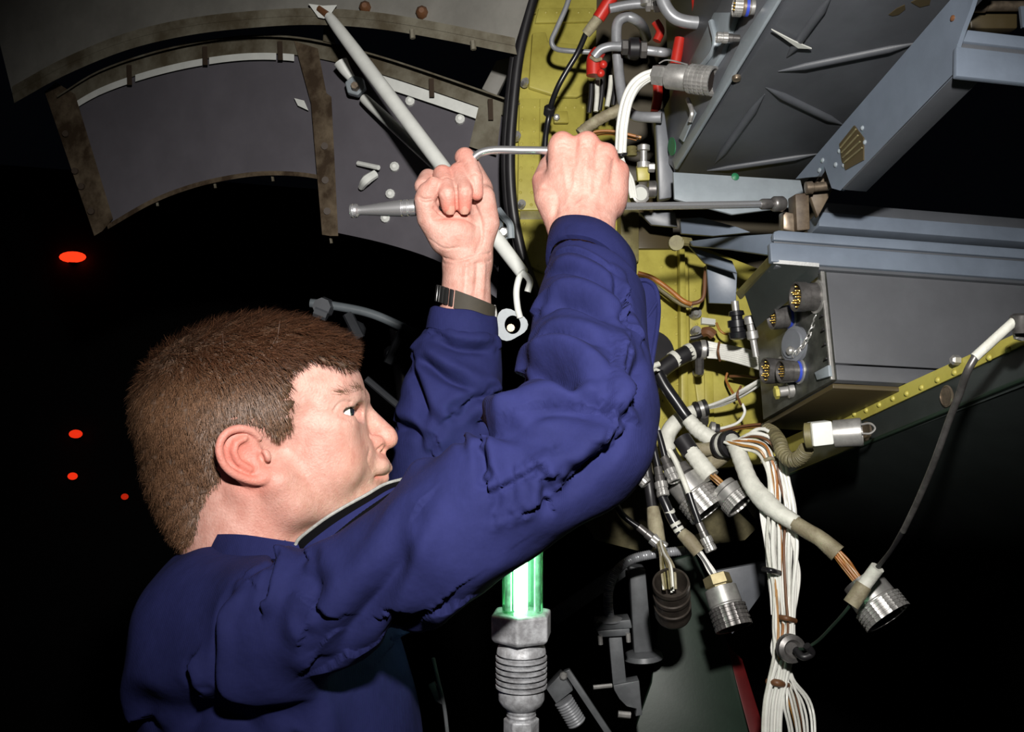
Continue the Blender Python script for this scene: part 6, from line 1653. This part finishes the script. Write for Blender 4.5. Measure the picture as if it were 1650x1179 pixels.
# ================================================================== inspection lamp
mat('lamp_glow', (0.9, 1, .9), 0.5, emit=(0.78, 1.0, 0.82), estr=14.0)
gm = mat('lamp_glass', (0.55, 0.85, 0.68), 0.08, trans=0.0)
nt = gm.node_tree; nt.nodes.clear()
out = nt.nodes.new('ShaderNodeOutputMaterial'); mixn = nt.nodes.new('ShaderNodeMixShader'); tr = nt.nodes.new('ShaderNodeBsdfTransparent'); gl_ = nt.nodes.new('ShaderNodeBsdfGlossy')
tr.inputs[0].default_value = (0.60, 0.92, 0.72, 1); gl_.inputs['Roughness'].default_value = .12; gl_.inputs[0].default_value = (.6, .9, .7, 1)
fre = nt.nodes.new('ShaderNodeFresnel'); fre.inputs[0].default_value = 1.5
nt.links.new(fre.outputs[0], mixn.inputs[0]); nt.links.new(tr.outputs[0], mixn.inputs[1]); nt.links.new(gl_.outputs[0], mixn.inputs[2]); nt.links.new(mixn.outputs[0], out.inputs[0])
LD = .86
lp = thing('inspection_lamp', P(840, 1230, LD), 'glowing tube inspection lamp with a hex nut and ribbed grip under the arm', 'lamp')
lk_ = px(LD)
def lam(y): return P(840, y, LD)
dn = (lam(1100) - lam(900)).normalized()
tube0 = lam(690)
mesh_obj('fluorescent_tube', lathe(P(839, 760, LD), dn, [(0, 11 * lk_), (223 * lk_, 11 * lk_)], 24), 'lamp_glow', lp)
mesh_obj('glass_sleeve', lathe(P(842, 760, LD), dn, [(0, 33 * lk_), (225 * lk_, 33 * lk_)], 32), 'lamp_glass', lp)
for x in (819, 866):
    mesh_obj('guard_rod', sweep([P(x, 760, LD - .004), P(x, 984, LD - .004)], 5.5 * lk_, 12), 'cast_alu', lp)
mesh_obj('reflector', prism([P(812, 760, LD + .022), P(872, 760, LD + .022), P(872, 984, LD + .022), P(812, 984, LD + .022)], FWD * .002), 'pipe_grey', lp)
hx = lambda i, an: 1.0
ref = RIGHT * math.cos(math.radians(22)) + FWD * math.sin(math.radians(22))
mesh_obj('hex_nut', lathe(lam(985), dn, [(0, 47 * lk_), (2 * lk_, 52 * lk_), (40 * lk_, 52 * lk_), (46 * lk_, 46 * lk_)], 6, ref=ref), 'cast_alu', lp, smooth=False, bevel=.0012)
prof = [(46 * lk_, 30 * lk_), (52 * lk_, 32 * lk_), (56 * lk_, 38 * lk_), (66 * lk_, 40 * lk_)]
for i in range(6):
    y = 68 + i * 9
    prof += [(y * lk_, 34 * lk_), ((y + 3) * lk_, 34 * lk_), ((y + 4) * lk_, 41.5 * lk_), ((y + 7.5) * lk_, 41.5 * lk_)]
prof += [(123 * lk_, 36 * lk_), (128 * lk_, 37 * lk_), (140 * lk_, 37.5 * lk_), (148 * lk_, 34 * lk_), (155 * lk_, 26 * lk_), (157 * lk_, 23 * lk_), (160 * lk_, 24 * lk_), (163 * lk_, 22.5 * lk_), (166 * lk_, 24 * lk_), (169 * lk_, 22.5 * lk_), (171 * lk_, 23 * lk_)]
mesh_obj('ribbed_grip', lathe(lam(985), dn, prof, 40), 'cast_alu', lp, angle=50)
mesh_obj('lower_nut', lathe(lam(1156), dn, [(0, 26 * lk_), (1 * lk_, 29 * lk_), (60 * lk_, 29 * lk_)], 6, ref=RIGHT), 'cast_alu', lp, smooth=False, bevel=.001)

# ================================================================== brackets below
gn = thing('gooseneck_bracket', P(1000, 1155, 1.2), 'grey bracket with a ribbed gooseneck conduit and clamp foot', 'bracket')
part_tube(gn, 'conduit', [(1124, 884, 1.22), (1090, 888, 1.22), (1050, 893, 1.215), (1016, 902, 1.21), (992, 922, 1.205), (981, 950, 1.2), (980, 975, 1.2), (983, 998, 1.2)], 7.5, 'pipe_grey', n=24, seg=14, rfun=wrapf(75, .07))
kk = px(1.2)
mesh_obj('collar', lathe(P(983, 992, 1.2), P(984, 1010, 1.2) - P(983, 992, 1.2), [(0, 9 * kk), (2 * kk, 13 * kk), (5 * kk, 20 * kk), (8 * kk, 20 * kk)], 20), 'pipe_grey', gn)
mesh_obj('flange', prism(Pl([(960, 1003, 1.19), (1016, 998, 1.19), (1019, 1012, 1.19), (960, 1016, 1.19)]), FWD * .03), 'bracket_grey', gn, bevel=.0015)
mesh_obj('flange', prism(Pl([(962, 1016, 1.192), (1015, 1012, 1.192), (1015, 1024, 1.192), (966, 1027, 1.192)]), FWD * .026), 'bracket_grey', gn, bevel=.0015)
for x, y in ((967, 1030), (1012, 1026)):
    mesh_obj('bolt', sweep(Pl([(x, y - 6, 1.19), (x + 1, y + 8, 1.19)]), .0028, 8), 'steel', gn)
mesh_obj('post', prism(Pl([(981, 1026, 1.2), (1002, 1024, 1.2), (1010, 1104, 1.2), (988, 1106, 1.2)]), FWD * .018), 'bracket_grey', gn, bevel=.001)
mesh_obj('foot', prism(Pl([(988, 1104, 1.195), (1030, 1096, 1.195), (1035, 1152, 1.195), (1024, 1154, 1.195), (1026, 1142, 1.195), (1010, 1138, 1.195), (998, 1126, 1.195), (990, 1112, 1.195)]), FWD * .02), 'bracket_grey', gn, bevel=.001)
mesh_obj('clamp_screw', sweep(Pl([(956, 1107, 1.19), (986, 1104, 1.192)]), .0026, 8), 'steel', gn)
mesh_obj('clamp_screw', sweep(Pl([(996, 1150, 1.19), (1016, 1152, 1.19)]), .004, 8), 'steel', gn)
gp2 = thing('grey_column', P(1035, 1060, 1.3), 'dim grey square column with a flanged base behind the gooseneck', 'column')
mesh_obj('post', prism(Pl([(1014, 912, 1.3), (1040, 916, 1.3), (1052, 1052, 1.3), (1022, 1054, 1.3)]), FWD * .03), 'bracket_grey', gp2, bevel=.002)
mesh_obj('base', lathe(P(1036, 1050, 1.3), P(1037, 1064, 1.3) - P(1036, 1050, 1.3), [(0, .018), (.002, .024), (.008, .026), (.010, .022)], 20), 'bracket_grey', gp2)
db = mesh_obj('diagonal_bar', prism(Pl([(880, 992, 1.38), (1010, 905, 1.38), (1024, 918, 1.38), (900, 1006, 1.38)]), FWD * .02), 'bracket_grey', None, bevel=.002)
tag(db, 'dim grey diagonal bar behind the lamp', 'bar')
tf = thing('threaded_bracket', P(920, 1175, 1.2), 'small angled bracket with a threaded fitting right of the lamp grip', 'bracket')
mesh_obj('bar', prism(Pl([(908, 1082, 1.2), (918, 1078, 1.2), (992, 1190, 1.2), (980, 1190, 1.2)]), FWD * .008), 'bracket_grey', tf, bevel=.001)
mesh_obj('block', prism(Pl([(880, 1110, 1.19), (905, 1084, 1.19), (924, 1112, 1.19), (896, 1134, 1.19)]), FWD * .02), 'bracket_grey', tf, bevel=.0015)
a, b = P(908, 1128, 1.19), P(932, 1168, 1.19)
pr = []
for i in range(10): pr += [(i * 4.6 * px(1.19), 16 * px(1.19)), ((i * 4.6 + 2.3) * px(1.19), 14.6 * px(1.19))]
mesh_obj('threaded_fitting', lathe(a, b - a, pr, 20), 'pipe_grey', tf, angle=60)
mesh_obj('bolt', lathe(P(908, 1090, 1.185), FWD, [(0, .003), (.002, .005), (.006, .005)], 8), 'steel', tf)
jb = thing('metal_buckle', P(700, 1100, .9), 'small grey metal buckle at the front of the coveralls', 'buckle')
mesh_obj('plate', prism(Pl([(690, 1104, .93), (700, 1098, .93), (712, 1116, .93), (714, 1136, .93), (702, 1130, .93)]), FWD * .003), 'bracket_grey', jb, bevel=.0006)
mesh_obj('tape', sweep(Pl([(698, 1060, .93), (706, 1096, .93), (716, 1140, .93), (722, 1190, .93)]), .0018, 8), 'bracket_grey', jb)
